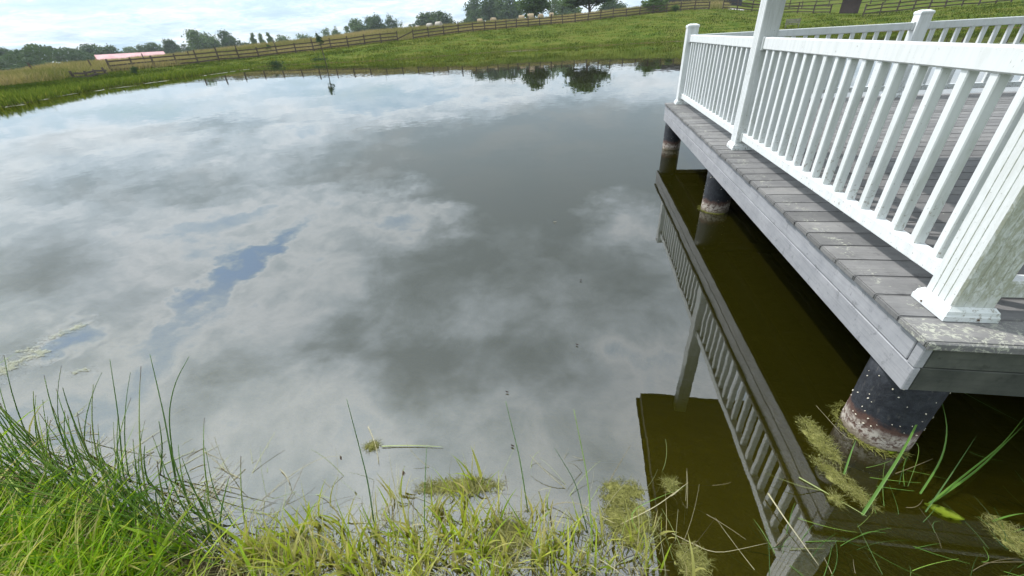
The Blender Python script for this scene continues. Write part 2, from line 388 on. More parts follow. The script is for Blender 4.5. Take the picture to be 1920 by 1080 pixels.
def stems(base, tip, bend, radius, tint, seg=5, tipr=.35, browntip=True):
    """round rush stems, three-sided"""
    base, tip, bend = map(np.asarray, (base, tip, bend)); n_ = len(base); radius = np.broadcast_to(radius, (n_,)); tint = np.broadcast_to(tint, (n_,)).astype(float)
    t = np.linspace(0, 1, seg + 1); mid = (base + tip) / 2 + bend
    c = ((1 - t)[None, :, None] ** 2) * base[:, None] + (2 * t * (1 - t))[None, :, None] * mid[:, None] + (t ** 2)[None, :, None] * tip[:, None]
    ax = tip - base; ax /= np.linalg.norm(ax, axis=1, keepdims=True) + 1e-9
    ref = np.where(np.abs(ax[:, 2:3]) > .9, np.array([[1., 0, 0]]), np.array([[0, 0, 1.]]))
    a = np.cross(ax, ref); a /= np.linalg.norm(a, axis=1, keepdims=True) + 1e-9; b = np.cross(ax, a)
    rad = radius[:, None] * (1 - (1 - tipr) * t[None] ** 1.5)
    ang = np.array([0, 2.094, 4.189, ])
    V = c[:, :, None, :] + rad[:, :, None, None] * (np.cos(ang)[None, None, :, None] * a[:, None, None, :] + np.sin(ang)[None, None, :, None] * b[:, None, None, :])
    V = V.reshape(-1, 3)
    i = np.arange(n_)[:, None] * (seg + 1) * 3 + np.arange(seg)[None] * 3
    Fs = [np.stack([i + k, i + (k + 1) % 3, i + 3 + (k + 1) % 3, i + 3 + k], axis=-1).reshape(-1, 4) for k in range(3)]
    tt = np.repeat(tint[:, None], seg + 1, axis=1)
    if browntip:
        tt[:, -1] = np.where(rng.random(n_) < .6, 1.0, tt[:, -1])
    return V, np.concatenate(Fs), np.repeat(tt.ravel(), 3)
def merge(*sets):
    V, Fc, Tt, k = [], [], [], 0
    for v, f_, t_ in sets:
        V.append(v); Fc.append(f_ + k); Tt.append(t_); k += len(v)
    return np.concatenate(V), np.concatenate(Fc), np.concatenate(Tt)

# ------------------------------------------------------------------ terrain
POND = np.array([(1.4, .40), (.9, .42), (.4, .45), (0.1, .49), (-.25, .53), (-.6, .54), (-.95, .50), (-1.3, .58), (-1.8, .68), (-2.4, .76), (-3.1, .86), (-5, 1.4), (-9, 3.6), (-16, 8), (-22.5, 12),
    (-25.1, 15.9), (-25.7, 17.3), (-29.0, 22.4), (-30.5, 25.6), (-31, 29.5), (-34.4, 40.2), (-36, 46.9), (-34.2, 49.1), (-28.8, 47.9), (-21.5, 47.0), (-16.6, 50.5), (-8.8, 54.8),
    (2.1, 57.5), (10.7, 58), (22, 57), (32, 50), (37, 38), (33, 22), (22, 9), (12, 2.5), (6, .7), (3, .5)])
def shore_dist(x, y):
    """signed distance to the pond outline, positive on land"""
    x = np.asarray(x, float); y = np.asarray(y, float)
    d2 = np.full(x.shape, 1e12); inside = np.zeros(x.shape, bool)
    for (ax, ay), (bx, by) in zip(POND, np.roll(POND, -1, axis=0)):
        ex, ey = bx - ax, by - ay; t = np.clip(((x - ax) * ex + (y - ay) * ey) / (ex * ex + ey * ey), 0, 1)
        d2 = np.minimum(d2, (x - ax - t * ex) ** 2 + (y - ay - t * ey) ** 2)
        cond = ((ay > y) != (by > y)) & (x < (bx - ax) * (y - ay) / (by - ay + 1e-12) + ax)
        inside ^= cond
    d = np.sqrt(d2); return np.where(inside, -d, d)
#            az     r_fence z_fence r_ridge z_ridge
TAB = np.array([(-180, 40, .5, 80, .8), (-90, 45, .4, 80, .6), (-62, 42, .3, 66, .35), (-56, 44, .3, 68, .35), (-53, 50, .25, 74, .80), (-49.4, 68, .25, 86, .85), (-44.4, 70, .40, 96, 1.15), (-42.5, 75, .45, 100, 1.4), (-37, 75, .72, 100, 1.95),
    (-30, 75, 1.15, 100, 2.55), (-25, 75, 1.5, 100, 3.2), (-20, 76, 1.85, 102, 3.45), (-13, 78, 2.4, 104, 3.7), (-5, 88, 2.8, 112, 4.05), (0, 92, 3.1, 116, 4.5), (6, 95, 3.6, 118, 5.1),
    (10, 97, 3.9, 122, 5.6), (14, 98, 3.8, 130, 6.0), (20, 98, 2.4, 190, 7.5), (27, 90, 1.6, 200, 8), (37, 88, 1.8, 210, 8), (60, 70, 1.5, 150, 5), (90, 55, 1.0, 120, 3), (180, 40, .5, 80, .8)])
_azs = TAB[:, 0]
_shf = shore_dist(TAB[:, 1] * np.sin(np.radians(_azs)), TAB[:, 1] * np.cos(np.radians(_azs)))
def smooth(t): t = np.clip(t, 0, 1); return t * t * (3 - 2 * t)
def ground(x, y, full=False):
    x = np.asarray(x, float); y = np.asarray(y, float)
    sd = shore_dist(x, y); r = np.hypot(x, y); az = np.degrees(np.arctan2(x, y))
    rf, zf, rr, zr = [np.interp(az, _azs, TAB[:, k]) for k in (1, 2, 3, 4)]
    sf = np.maximum(np.interp(az, _azs, _shf), 6)
    far = smooth((r - 8) / 10)
    s = np.clip(sd, 0, None)
    bank = np.minimum(s * .30, .12) + .10 * smooth(s / 4)
    hill = (zf - .22) * np.clip(s / sf, 0, 1) ** .9
    z = bank + far * hill
    beyond = r > rf
    up = zf + (zr - zf) * smooth((r - rf) / (rr - rf)); dn = -np.clip((r - rr), 0, None) * .014
    dn = np.where((az > 16) & (az < 90), -dn * .8, dn)
    z = np.where(beyond, np.maximum(up + np.clip(dn, -4, 30), -4 + up * 0), z)
    wob = .05 * (np.sin(x * .9 + 1.3 * np.sin(y * .7)) * np.cos(y * 1.1 + .8 * np.sin(x * .5))) * smooth((s - 1) / 4) * far
    z = z + wob
    z = np.where(sd < 0, -np.minimum(1.0, -sd * .17 + .42 * np.clip(-sd - .9, 0, None)), z)
    if full:
        dry = smooth((r - rf - 2) / 8) * np.where(az > 12, np.clip(1 - (az - 12) / 4, 0, 1), 1) * (np.abs(az) < 100)
        return z, sd, dry
    return z
def gz(x, y): return float(ground(np.array([x]), np.array([y]))[0])

rad = [0.0, .12]
while rad[-1] < 2500:
    r_ = rad[-1]; rad.append(r_ + max(.06, r_ * (.011 if 20 < r_ < 110 else .03)))
rad = np.array(rad); NA = 560
azg = np.linspace(-math.pi, math.pi, NA, endpoint=False)
RR, AA = np.meshgrid(rad[1:], azg, indexing='ij')
X, Y = RR * np.sin(AA), RR * np.cos(AA)
Z, SD, DRY = ground(X, Y, True)
nr = len(rad) - 1
V = np.stack([X, Y, Z], -1).reshape(-1, 3); V = np.vstack([V, [[0, 0, gz(0, 0)]]])
ii = (np.arange(nr - 1)[:, None] * NA + np.arange(NA)[None]); jj = (np.arange(nr - 1)[:, None] * NA + (np.arange(NA)[None] + 1) % NA)
Fq = np.stack([ii, ii + NA, jj + NA, jj], -1).reshape(-1, 4)
ring = np.arange(NA); Fc = np.stack([np.full(NA, len(V) - 1), ring, (ring + 1) % NA], -1)
me = bpy.data.meshes.new('ground'); allf = [tuple(q) for q in Fq.tolist()] + [tuple(q) for q in Fc.tolist()]
me.from_pydata(V.tolist(), [], allf)
for nm, arr in (('shore', SD), ('dry', DRY)):
    a = me.attributes.new(nm, 'FLOAT', 'POINT'); a.data.foreach_set('value', np.append(arr.ravel(), 0.5).astype(np.float32))
me.polygons.foreach_set('use_smooth', [True] * len(me.polygons)); me.update()
bm = bmesh.new(); bm.from_mesh(me); bmesh.ops.recalc_face_normals(bm, faces=bm.faces)
if sum(f.normal.z for f in bm.faces) < 0: bmesh.ops.reverse_faces(bm, faces=bm.faces)
bm.to_mesh(me); bm.free()
tag(obj('ground', me, 'ground'), kind='structure')
# water sheet
wet = (SD < .35).ravel(); kq = wet[Fq].any(axis=1); ids = np.unique(Fq[kq]); remap = np.zeros(len(V), int); remap[ids] = np.arange(len(ids))
Vw = V[ids].copy(); depw = np.clip(-Vw[:, 2], 0, 1); Vw[:, 2] = 0
wm = np_mesh('pond_water', Vw, remap[Fq[kq]][:, ::-1])
a = wm.attributes.new('depth', 'FLOAT', 'POINT'); a.data.foreach_set('value', depw.astype(np.float32))
tag(obj('pond_water', wm, 'water'), kind='structure')
# pale gravel yard beyond the fence
pts = [pol(a, r_) for a, r_ in ((11, 101), (13, 100), (16.5, 101), (16.5, 108), (13, 110), (11, 108))]
bm = bmesh.new(); bm.faces.new([bm.verts.new((q[0], q[1], gz(*q) + .10)) for q in pts]); tag(obj('gravel_yard', bm_mesh(bm, 'gravel_yard'), 'gravel'), kind='structure')

# ------------------------------------------------------------------ gazebo
X0, Y0, H = 1.1495, 1.2487, 0.588
XC, XB, XE = 1.337, 3.905, 6.473           # post rows
YN, YM, YF = 1.4426, 3.8837, 6.4526
X1, Y1 = XE + .187, 6.60
BT = .026                                   # board thickness
gaz = thing('gazebo', 'white-railed gazebo on a grey plank deck standing on dark pilings in the pond', 'gazebo', (X0, Y0, 0))
GO = Vector((-X0, -Y0, 0))
def gpart(name, me, mat, parent=gaz, loc=None, label=None):
    """a part given in world coordinates"""
    o = obj(name, me, mat, parent)
    base = Vector((0, 0, 0))
    q = parent
    while q is not None: base += Vector(q.location); q = q.parent
    o.location = (Vector(loc) if loc is not None else Vector((0, 0, 0))) - base
    if label: o['label'] = label
    return o
# frame below the boards, with the boards as its pieces
bm = bmesh.new()
for k in range(14):
    x = X0 + .25 + k * (X1 - X0 - .5) / 13
    add_box(bm, (x - .02, Y0 + .06, H - BT - .19), (x + .02, Y1 - .06, H - BT - .004))
for y in (YN, YM, YF):
    add_box(bm, (X0 + .06, y - .07, H - BT - .225), (X1 - .06, y + .07, H - BT - .192))
frame = gpart('deck_frame', bm_mesh(bm, 'deck_frame'), 'dark_timber')
nb = int(round((Y1 - Y0) / .1465)); pitch = (Y1 - Y0) / nb
bm = bmesh.new(); add_box(bm, (0, .002, -BT), (X1 - X0 + .02, pitch - .002, 0))
es = [e for e in bm.edges if all(v.co.z > -.001 for v in e.verts) or all(v.co.x < .001 for v in e.verts)]
bmesh.ops.bevel(bm, geom=es, offset=.0045, segments=2, affect='EDGES')
bmesh_board = bm_mesh(bm, 'board')
for k in range(nb):
    o = gpart('board', bmesh_board, 'deck_board', frame, (X0 - .01 + random.uniform(-.003, .003), Y0 - .008 + k * pitch, H + random.uniform(-.0012, .0012)))
bm = bmesh.new(); add_box(bm, (X0 - .008, Y0 - .016, H - BT - .006), (X1 + .008, Y0 - .007, H - .001), .004)
gpart('nosing', bm_mesh(bm, 'nosing'), 'deck_board', frame)
# fascia: two boards high on every side, corner strips
zt = H - BT - .003; zb = H - .229; zm = (zt + zb) / 2 + .004
def fasc(lo, hi, mat, label=None): return gpart('fascia_board', box_mesh('fascia_board', lo, hi, .003), mat, label=label)
fx = X0 + .006
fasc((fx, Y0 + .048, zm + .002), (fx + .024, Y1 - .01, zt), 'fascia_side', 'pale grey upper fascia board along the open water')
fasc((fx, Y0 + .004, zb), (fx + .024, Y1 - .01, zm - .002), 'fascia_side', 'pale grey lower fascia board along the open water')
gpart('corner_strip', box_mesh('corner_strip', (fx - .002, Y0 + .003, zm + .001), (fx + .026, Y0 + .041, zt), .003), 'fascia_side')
fy = Y0 + .006
fasc((fx + .029, fy, zm + .002), (X1 - .01, fy + .024, zt), 'fascia_front_shaded', 'shade-darkened, algae-tinged upper fascia board facing the bank')
fasc((fx + .027, fy + .001, zb - .001), (X1 - .01, fy + .025, zm - .002), 'fascia_front_shaded', 'shade-darkened, algae-tinged lower fascia board facing the bank')
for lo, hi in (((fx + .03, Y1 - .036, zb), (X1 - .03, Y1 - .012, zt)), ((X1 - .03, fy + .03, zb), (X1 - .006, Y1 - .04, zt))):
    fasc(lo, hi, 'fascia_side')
# posts: fluted sleeve, base trim, cap
PW = .13
def fluted(name, z0, z1, w=PW, flutes=3, depth=.0022, gw=.005):
    prof = []; h = w / 2; c = .006
    def side(p0, p1):
        p0, p1 = np.array(p0), np.array(p1); d = (p1 - p0); L = np.linalg.norm(d); d = d / L; nrm_ = np.array([d[1], -d[0]])
        prof.append(p0)
        for k in range(flutes):
            s0 = L * (k + 1) / (flutes + 1)
            prof.extend([p0 + d * (s0 - gw / 2), p0 + d * (s0 - gw / 6) - nrm_ * depth, p0 + d * (s0 + gw / 6) - nrm_ * depth, p0 + d * (s0 + gw / 2)])
        prof.append(p1)
    side((-h + c, -h), (h - c, -h)); side((h, -h + c), (h, h - c)); side((h - c, h), (-h + c, h)); side((-h, h - c), (-h, -h + c))
    k = len(prof); V_ = [(q[0], q[1], z) for z in (z0, z1) for q in prof]
    me_ = bpy.data.meshes.new(name)
    me_.from_pydata(V_, [], [(i, (i + 1) % k, k + (i + 1) % k, k + i) for i in range(k)] + [tuple(range(k, 2 * k))]); me_.update(); return me_
def trim_mesh(w=.165):
    bm_ = bmesh.new(); rings = []
    for z, s in ((0, w), (.018, w), (.024, w - .006), (.036, w - .010), (.046, PW + .008), (.050, PW + .001)):
        rings.append([bm_.verts.new((a * s / 2, b * s / 2, z)) for a, b in ((-1, -1), (1, -1), (1, 1), (-1, 1))])
    for r0, r1 in zip(rings, rings[1:]):
        for k in range(4): bm_.faces.new((r0[k], r0[(k + 1) % 4], r1[(k + 1) % 4], r1[k]))
    return bm_mesh(bm_, 'base_trim')
def cap_mesh(w=PW):
    bm_ = bmesh.new(); rings = []
    for z, s in ((-.006, w + .008), (.010, w + .012), (.022, w + .004), (.038, w * .45)):
        rings.append([bm_.verts.new((a * s / 2, b * s / 2, z)) for a, b in ((-1, -1), (1, -1), (1, 1), (-1, 1))])
    for r0, r1 in zip(rings, rings[1:]):
        for k in range(4): bm_.faces.new((r0[k], r0[(k + 1) % 4], r1[(k + 1) % 4], r1[k]))
    bm_.faces.new(rings[-1]); bm_.faces.new(rings[0][::-1]); return bm_mesh(bm_, 'cap')
ROOFZ = 2.561
tall_me = fluted('post', 0, ROOFZ - H + .03); short_me = box_mesh('post', (-PW / 2, -PW / 2, 0), (PW / 2, PW / 2, .895), .004)
trim_me, cap_me = trim_mesh(), cap_mesh()
scr = bmesh.new(); add_tube(scr, [(0, 0, 0), (0, -.003, 0)], [.004, .003], 8); scr = bm_mesh(scr, 'screw')
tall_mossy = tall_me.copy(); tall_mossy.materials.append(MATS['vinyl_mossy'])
POSTS = [(XC, YN, 1, 'fluted white roof post nearest the camera, green with moss on the near face'), (XC, YM, 1, 'fluted white roof post standing midway along the water side'), (XC, YF, 0, 'short capped white post at the far left deck corner'),
         (XB, YF, 0, 'short capped white post in the middle of the far railing'), (XE, YF, 0, None), (XE, YM, 1, None), (XE, YN, 1, None), (XB, YN, 1, None)]
for k, (px_, py_, tall, lab) in enumerate(POSTS):
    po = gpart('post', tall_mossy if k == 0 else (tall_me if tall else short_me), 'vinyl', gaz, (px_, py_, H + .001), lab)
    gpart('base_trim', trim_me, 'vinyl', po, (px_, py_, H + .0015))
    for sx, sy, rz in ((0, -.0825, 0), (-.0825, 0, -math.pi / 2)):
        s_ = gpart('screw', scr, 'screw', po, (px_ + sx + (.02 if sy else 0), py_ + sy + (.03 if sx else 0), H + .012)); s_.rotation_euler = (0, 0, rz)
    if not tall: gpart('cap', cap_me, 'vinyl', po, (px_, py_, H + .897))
# railings
RT = .814; RH = .078; RW = .052; BB = .075; BH = .06
def railing(a, b, nbal, mat, label):
    a, b = Vector((*a, 0)), Vector((*b, 0)); d = (b - a).normalized(); s_ = Vector((-d.y, d.x, 0))
    a2, b2 = a + d * (PW / 2 + .001), b - d * (PW / 2 + .001); L = (b2 - a2).length; ang = math.atan2(d.y, d.x)
    bm_ = bmesh.new()
    add_box(bm_, (0.012, -RW / 2, RT - RH), (L - .012, RW / 2, RT), .006); add_box(bm_, (0.012, -RW / 2, BB), (L - .012, RW / 2, BB + BH), .005)
    ra = gpart('railing', bm_mesh(bm_, 'railing'), mat, gaz, (a2.x, a2.y, H), label); ra.rotation_euler = (0, 0, ang)
    def child(name, me_, x, z=0):
        o = obj(name, me_, mat, ra); o.location = (x, 0, z); return o
    bal = box_mesh('baluster', (-.019, -.019, BB + BH - .004), (.019, .019, RT - RH + .004), .004)
    for k in range(nbal): child('baluster', bal, L * (k + .75) / (nbal + .5) + random.uniform(-.003, .003)).rotation_euler = (random.gauss(0, .0015), random.gauss(0, .002), random.gauss(0, .03))
    brk = box_mesh('bracket', (-.0, -.036, 0), (.020, .036, RH + .012), .004)
    brk2 = box_mesh('bracket', (-.0, -.034, 0), (.020, .034, BH + .012), .004)
    child('bracket', brk, .0, RT - RH - .008); child('bracket', brk, L - .020, RT - RH - .008)
    child('bracket', brk2, .0, BB - .008); child('bracket', brk2, L - .020, BB - .008)
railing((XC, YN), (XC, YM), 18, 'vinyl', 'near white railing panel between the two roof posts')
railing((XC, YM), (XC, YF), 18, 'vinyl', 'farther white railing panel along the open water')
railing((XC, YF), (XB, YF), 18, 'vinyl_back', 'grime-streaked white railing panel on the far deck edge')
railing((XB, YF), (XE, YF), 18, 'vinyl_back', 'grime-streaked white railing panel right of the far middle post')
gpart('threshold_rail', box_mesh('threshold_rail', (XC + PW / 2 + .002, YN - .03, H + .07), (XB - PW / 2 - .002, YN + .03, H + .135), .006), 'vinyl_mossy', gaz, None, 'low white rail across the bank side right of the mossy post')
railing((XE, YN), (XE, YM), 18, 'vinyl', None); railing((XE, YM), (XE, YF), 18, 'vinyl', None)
# roof over the near half: soffit, rafters, fascia, hipped slopes of shingle courses
RX0, RX1, RY0, RY1 = .868, XE + .46, 1.02, 4.057
roof = gpart('roof', box_mesh('roof', (RX0 + .03, RY0 + .03, ROOFZ + .03), (RX1 - .03, RY1 - .03, ROOFZ + .06)), 'soffit', gaz)
bm = bmesh.new(); fb = .13
for lo, hi in (((RX0, RY0, ROOFZ), (RX0 + .028, RY1, ROOFZ + fb)), ((RX1 - .028, RY0, ROOFZ), (RX1, RY1, ROOFZ + fb)), ((RX0 + .030, RY0, ROOFZ), (RX1 - .030, RY0 + .028, ROOFZ + fb)), ((RX0 + .030, RY1 - .028, ROOFZ), (RX1 - .030, RY1, ROOFZ + fb))):
    bm2 = box_mesh('roof_fascia', lo, hi); gpart('roof_fascia', bm2, 'soffit', roof)
bm.free()
bm = bmesh.new(); nc = 12; cy = (RY0 + RY1) / 2; half = (RY1 - RY0) / 2 + .04
for k in range(nc):                          # hipped courses stepping up to the ridge
    i0, i1 = k / nc, (k + 1) / nc; z0_ = ROOFZ + fb + .002 + k * .075; ins = half * i0
    a_ = [(RX0 - .04 + ins, cy - half + ins), (RX1 + .04 - ins, cy - half + ins), (RX1 + .04 - ins, cy + half - ins), (RX0 - .04 + ins, cy + half - ins)]
    ins = min(half * i1 + .04, half - .002)
    b_ = [(RX0 - .04 + ins, cy - half + ins), (RX1 + .04 - ins, cy - half + ins), (RX1 + .04 - ins, cy + half - ins), (RX0 - .04 + ins, cy + half - ins)]
    lo_ = [bm.verts.new((*q, z0_)) for q in a_]; md_ = [bm.verts.new((*q, z0_ + .012)) for q in a_]; hi_ = [bm.verts.new((*q, z0_ + .085)) for q in b_]
    for s0, s1 in ((lo_, md_), (md_, hi_)):
        for q in range(4): bm.faces.new((s0[q], s0[(q + 1) % 4], s1[(q + 1) % 4], s1[q]))
gpart('shingle_courses', bm_mesh(bm, 'shingle_courses'), 'shingle', roof)
# pilings with a few shells
def piling(x, y, r, label=None, shells=0):
    bm_ = bmesh.new(); zs = [-1.0, -.3, 0, .1, .2, .3, H - .232]
    rr_ = [r * (1 + random.uniform(-.012, .012)) for _ in zs]
    add_tube(bm_, [(0, 0, z) for z in zs], rr_, 36)
    o = gpart('piling', bm_mesh(bm_, 'piling', True), 'piling', gaz, (x, y, 0), label)
    if shells:
        bm_ = bmesh.new()
        for k in range(shells):
            a = random.uniform(R(150), R(330)); z = random.uniform(.03, .33); s = random.uniform(.0022, .0052)
            q = Vector((math.cos(a) * (r + .001), math.sin(a) * (r + .001), z))
            vv = bmesh.ops.create_icosphere(bm_, subdivisions=1, radius=1)['verts']
            ax = Vector((random.uniform(-1, 1), random.uniform(-1, 1), random.uniform(.2, 1))).normalized()
            mt = Matrix.Translation(q) @ ax.to_track_quat('Z', 'Y').to_matrix().to_4x4() @ Matrix.Diagonal((s * .6, s * .6, s, 1))
            for v in vv: v.co = mt @ v.co
        e = gpart('insect_shells', bm_mesh(bm_, 'insect_shells', True), 'shell', o, (x, y, 0)); e['kind'] = 'stuff'
piling(1.285, 1.40, .123, 'near piling crusted white and rust at the waterline, dotted with shed shells', 38)
piling(1.275, 3.985, .122, 'middle piling with a rusty and chalky band above the water', 30)
piling(1.285, 6.44, .120, 'far corner piling with a chalky band above the water', 8)
for x in (3.9, 6.5):
    for y in (1.405, 3.985, 6.44): piling(x, y, .122)

# ------------------------------------------------------------------ far pasture: fences, bales, barns
def fence(label, pts, rails=3, h=1.22, bay=2.44, group=None, tilt=.03, drop=(), mat='fence_wood'):
    """posts and boards one by one along a line of (az, r) points"""
    P = [pol(*q) for q in pts]; samp = [P[0]]; carry = 0.0
    for a, b in zip(P, P[1:]):
        L = np.linalg.norm(b - a); t = bay - carry
        while t < L: samp.append(a + (b - a) * t / L); t += bay
        carry = L - (t - bay)
    o0 = np.array([*samp[0], gz(*samp[0])]); t_ = thing('board_fence', label, 'fence', tuple(o0), group)
    pm = box_mesh('post', (-.075, -.075, -.4), (.075, .075, h + .10), .01)
    rm = box_mesh('rail', (0, -.02, -.072), (1, .02, .072))
    tops = []
    for k, q in enumerate(samp):
        z = gz(*q); p_ = obj('post', pm, mat, t_); p_.location = Vector((*q, z)) - Vector(o0)
        p_.rotation_euler = (random.gauss(0, tilt), random.gauss(0, tilt), random.uniform(0, 1)); s_ = random.choice((1, 1, 1, 1.05, .96, 1.22)); p_.scale = (1, 1, s_)
        tops.append(Vector((*q, z)))
    for k, (a, b) in enumerate(zip(tops, tops[1:])):
        d = b - a; nrm_ = Vector((d.y, -d.x, 0)).normalized()
        if nrm_.dot(a) > 0: nrm_ = -nrm_
        for j in range(rails):
            z = h * (j + .62) / (rails - .05) ; dz0 = random.gauss(0, .02); dz1 = random.gauss(0, .02)
            if k in drop:
                if j < rails - 1 and k == drop[0]: continue
                if j == rails - 1: dz0 -= .75
            o = obj('rail', rm, mat, t_)
            A = a + nrm_ * .095 + Vector((0, 0, z + dz0)); B = b + nrm_ * .095 + Vector((0, 0, z + dz1)); D = B - A
            o.location = A - Vector(o0); o.rotation_mode = 'QUATERNION'
            ex = D.normalized(); ey = Vector((0, 0, 1)).cross(ex).normalized(); ez = ex.cross(ey)
            o.rotation_quaternion = Matrix((ex, ey, ez)).transposed().to_quaternion(); o.scale = (D.length + .06, 1, 1)
    return t_
fence('long brown board fence climbing the pasture behind the pond', [(-49.5, 70), (-46, 72.5), (-42.5, 74), (-36, 75), (-30, 75.2), (-24, 75.5), (-20, 76), (-13, 78.5), (-8, 85), (-3, 90), (3, 93.5), (9, 96), (13.8, 97)], drop=(15,))
fence('broken low end of the board fence sinking into the grass by the left bank', [(-52.2, 53), (-50.8, 57), (-49.5, 61.5)], rails=2, h=.5, tilt=.16)
fence('brown board fence beyond the roof post, right of the barn', [(14.4, 98), (18, 99), (21, 98), (24.6, 96)], h=1.25)
fence('brown board fence on the far slope right of the dark shed', [(26.8, 84), (29, 87), (32, 92), (35.5, 98), (38, 104)], h=1.3)
fence('distant board fence high on the slope behind the dark shed', [(15, 122), (19, 124), (24, 126), (31, 130)], h=1.3, rails=2)
# leaning posts of an old wire fence in the ripe grass
for k, (u, v0, v1, r_, lab) in enumerate([(70, 126, 146, 62, 'leftmost leaning post of the old wire fence, in green grass'), (176, 115, 131, 70, 'leaning wire-fence post in ripe grass left of the pink roof'),
        (272, 100, 113, 80, 'leaning wire-fence post in front of the pink roof'), (357, 96, 108, 84, 'leaning wire-fence post right of the pink roof, below the tall trees'), (445, 85, 96, 90, 'lone leaning wire-fence post left of the two slim poplars'), (517, 77, 88, 92, 'leaning wire-fence post right of the two slim poplars')]):
    a, _ = azel(u, v1); q = pol(a, r_); z = gz(*q); top = CAM[2] + r_ * math.tan(R(azel(u, v0)[1]))
    hgt = max(1.2, top - z)
    bm = bmesh.new(); add_tube(bm, [(0, 0, -.3), (-.06, 0, hgt * .5), (-.14, .02, hgt)], [.085, .08, .07], 7)
    tag(obj('wire_fence_post', bm_mesh(bm, 'wire_fence_post'), 'fence_wood', None, (*q, z)), lab, 'fence post', 'old wire fence posts')
# round hay bales
def bale_mesh():
    bm_ = bmesh.new(); n_ = 24; rings = []
    for x, r_ in ((-.62, .05), (-.62, .55), (-.60, .70), (-.5, .75), (-.2, .765), (.2, .76), (.5, .75), (.60, .70), (.62, .55), (.62, .05)):
        rings.append([bm_.verts.new((x, r_ * math.cos(2 * math.pi * k / n_) * random.uniform(.985, 1.015), .70 + r_ * math.sin(2 * math.pi * k / n_) * (.93 if math.sin(2 * math.pi * k / n_) < 0 else 1))) for k in range(n_)])
    for r0, r1 in zip(rings, rings[1:]):
        for k in range(n_): bm_.faces.new((r0[k], r0[(k + 1) % n_], r1[(k + 1) % n_], r1[k]))
    bm_.faces.new(rings[0][::-1]); bm_.faces.new(rings[-1]); return bm_mesh(bm_, 'hay_bale', True)
bale = bale_mesh(); balew = bale.copy(); bale.materials.append(MATS['hay']); balew.materials.append(MATS['hay_wrap'])
for u, v, r_, s_, wr, lab in [(978, 34, 108, 1.0, 0, 'straw-coloured round bale, left of the pair below the tall trees'), (995, 32, 108, 1.12, 0, 'straw-coloured round bale, right of the pair below the tall trees'), (1014, 31, 116, .8, 0, 'small straw bale half sunk in grass right of the pair'),
        (1034, 29, 116, .8, 0, 'straw bale farthest right along the ridge'), (900, 40, 112, .95, 0, 'brownish bale in ripe grass below the leftmost tall tree'), (925, 38, 112, .9, 0, 'brownish bale between the fence and the middle tall tree'), (783, 53, 105, .7, 1, 'small pale wrapped bale, leftmost of the pale three'), (806, 52, 98, .85, 1, 'pale wrapped bale above the sagging fence rail'), (823, 50, 98, .95, 1, 'pale wrapped bale, rightmost of the pale three')]:
    q = pol(azel(u, v)[0], r_); zt_ = CAM[2] + r_ * math.tan(R(azel(u, v - 6)[1]))
    o = obj('hay_bale', balew if wr else bale, None, None, (*q, max(gz(*q) - .15, zt_ - 1.55 * s_))); o.scale = (s_, s_, s_); o.rotation_euler = (0, 0, random.uniform(-.5, .9))
    tag(o, lab, 'hay bale', 'round hay bales')
# gabled buildings
def gabled(name, label, cat, az, r_, length, depth, base, eave, ridge, roofmat, wallmat, rot=None, doors=0):
    q = pol(az, r_); t_ = thing(name, label, cat, (*q, base)); t_.rotation_euler = (0, 0, R(-az) if rot is None else rot)
    L, D = length / 2, depth / 2; e, g = eave - base, ridge - base
    bm_ = bmesh.new(); c_ = [(-L, -D), (L, -D), (L, D), (-L, D)]
    lo_ = [bm_.verts.new((*p_, -1.0)) for p_ in c_]; hi_ = [bm_.verts.new((*p_, e)) for p_ in c_]
    for k in range(4): bm_.faces.new((lo_[k], lo_[(k + 1) % 4], hi_[(k + 1) % 4], hi_[k]))
    ra, rb = bm_.verts.new((-L, 0, g - .06)), bm_.verts.new((L, 0, g - .06)); bm_.faces.new((hi_[3], hi_[0], ra)); bm_.faces.new((hi_[1], hi_[2], rb))
    obj('wall', bm_mesh(bm_, 'wall'), wallmat, t_)
    for s_ in (-1, 1):
        bm_ = bmesh.new(); o_ = .35; sl_ = (g - e) / D
        add_bar(bm_, (0, s_ * (D + o_), e - sl_ * o_ + .05), (0, 0, g + .05), length + .6, .10, (0, -s_ * (g - e), D))
        k = 0
        nseam = int(length / .9)
        for k in range(nseam + 1):
            x = -L - .2 + (length + .4) * k / max(nseam, 1); add_bar(bm_, (x, s_ * (D + o_), e - sl_ * o_ + .12), (x, 0, g + .12), .05, .06, (0, -s_ * (g - e), D))
        obj('roof', bm_mesh(bm_, 'roof'), roofmat, t_)
    for k in range(doors):
        obj('door', box_mesh('door', (-.9 + k * 4, -D - .05, 0), (1.1 + k * 4, -D - .01, min(2.3, e - .1)), .01), roofmat, t_)
    return t_
za = azel(246, 104)[0]
gabled('barn', 'long low barn with a faded pink metal roof beyond the ripe grass', 'barn', za, 112, 9.6, 5.0, -.4, 1.25, 2.30, 'pink_roof', 'barn_wall', R(-za + 6), 1)
gabled('dark_barn', 'big dark barn on the rise, top right above the fence', 'barn', 11.6, 124, 19, 9, 5.0, 7.3, 8.2, 'dark_barn', 'dark_barn', None, 2)
gabled('shed', 'small dark brown run-in shed on the slope beyond the railing', 'shed', 25.6, 97, 2.5, 2.2, gz(*pol(25.6, 97)), gz(*pol(25.6, 97)) + 2.2, gz(*pol(25.6, 97)) + 2.6, 'shed_brown', 'shed_brown', None, 0)
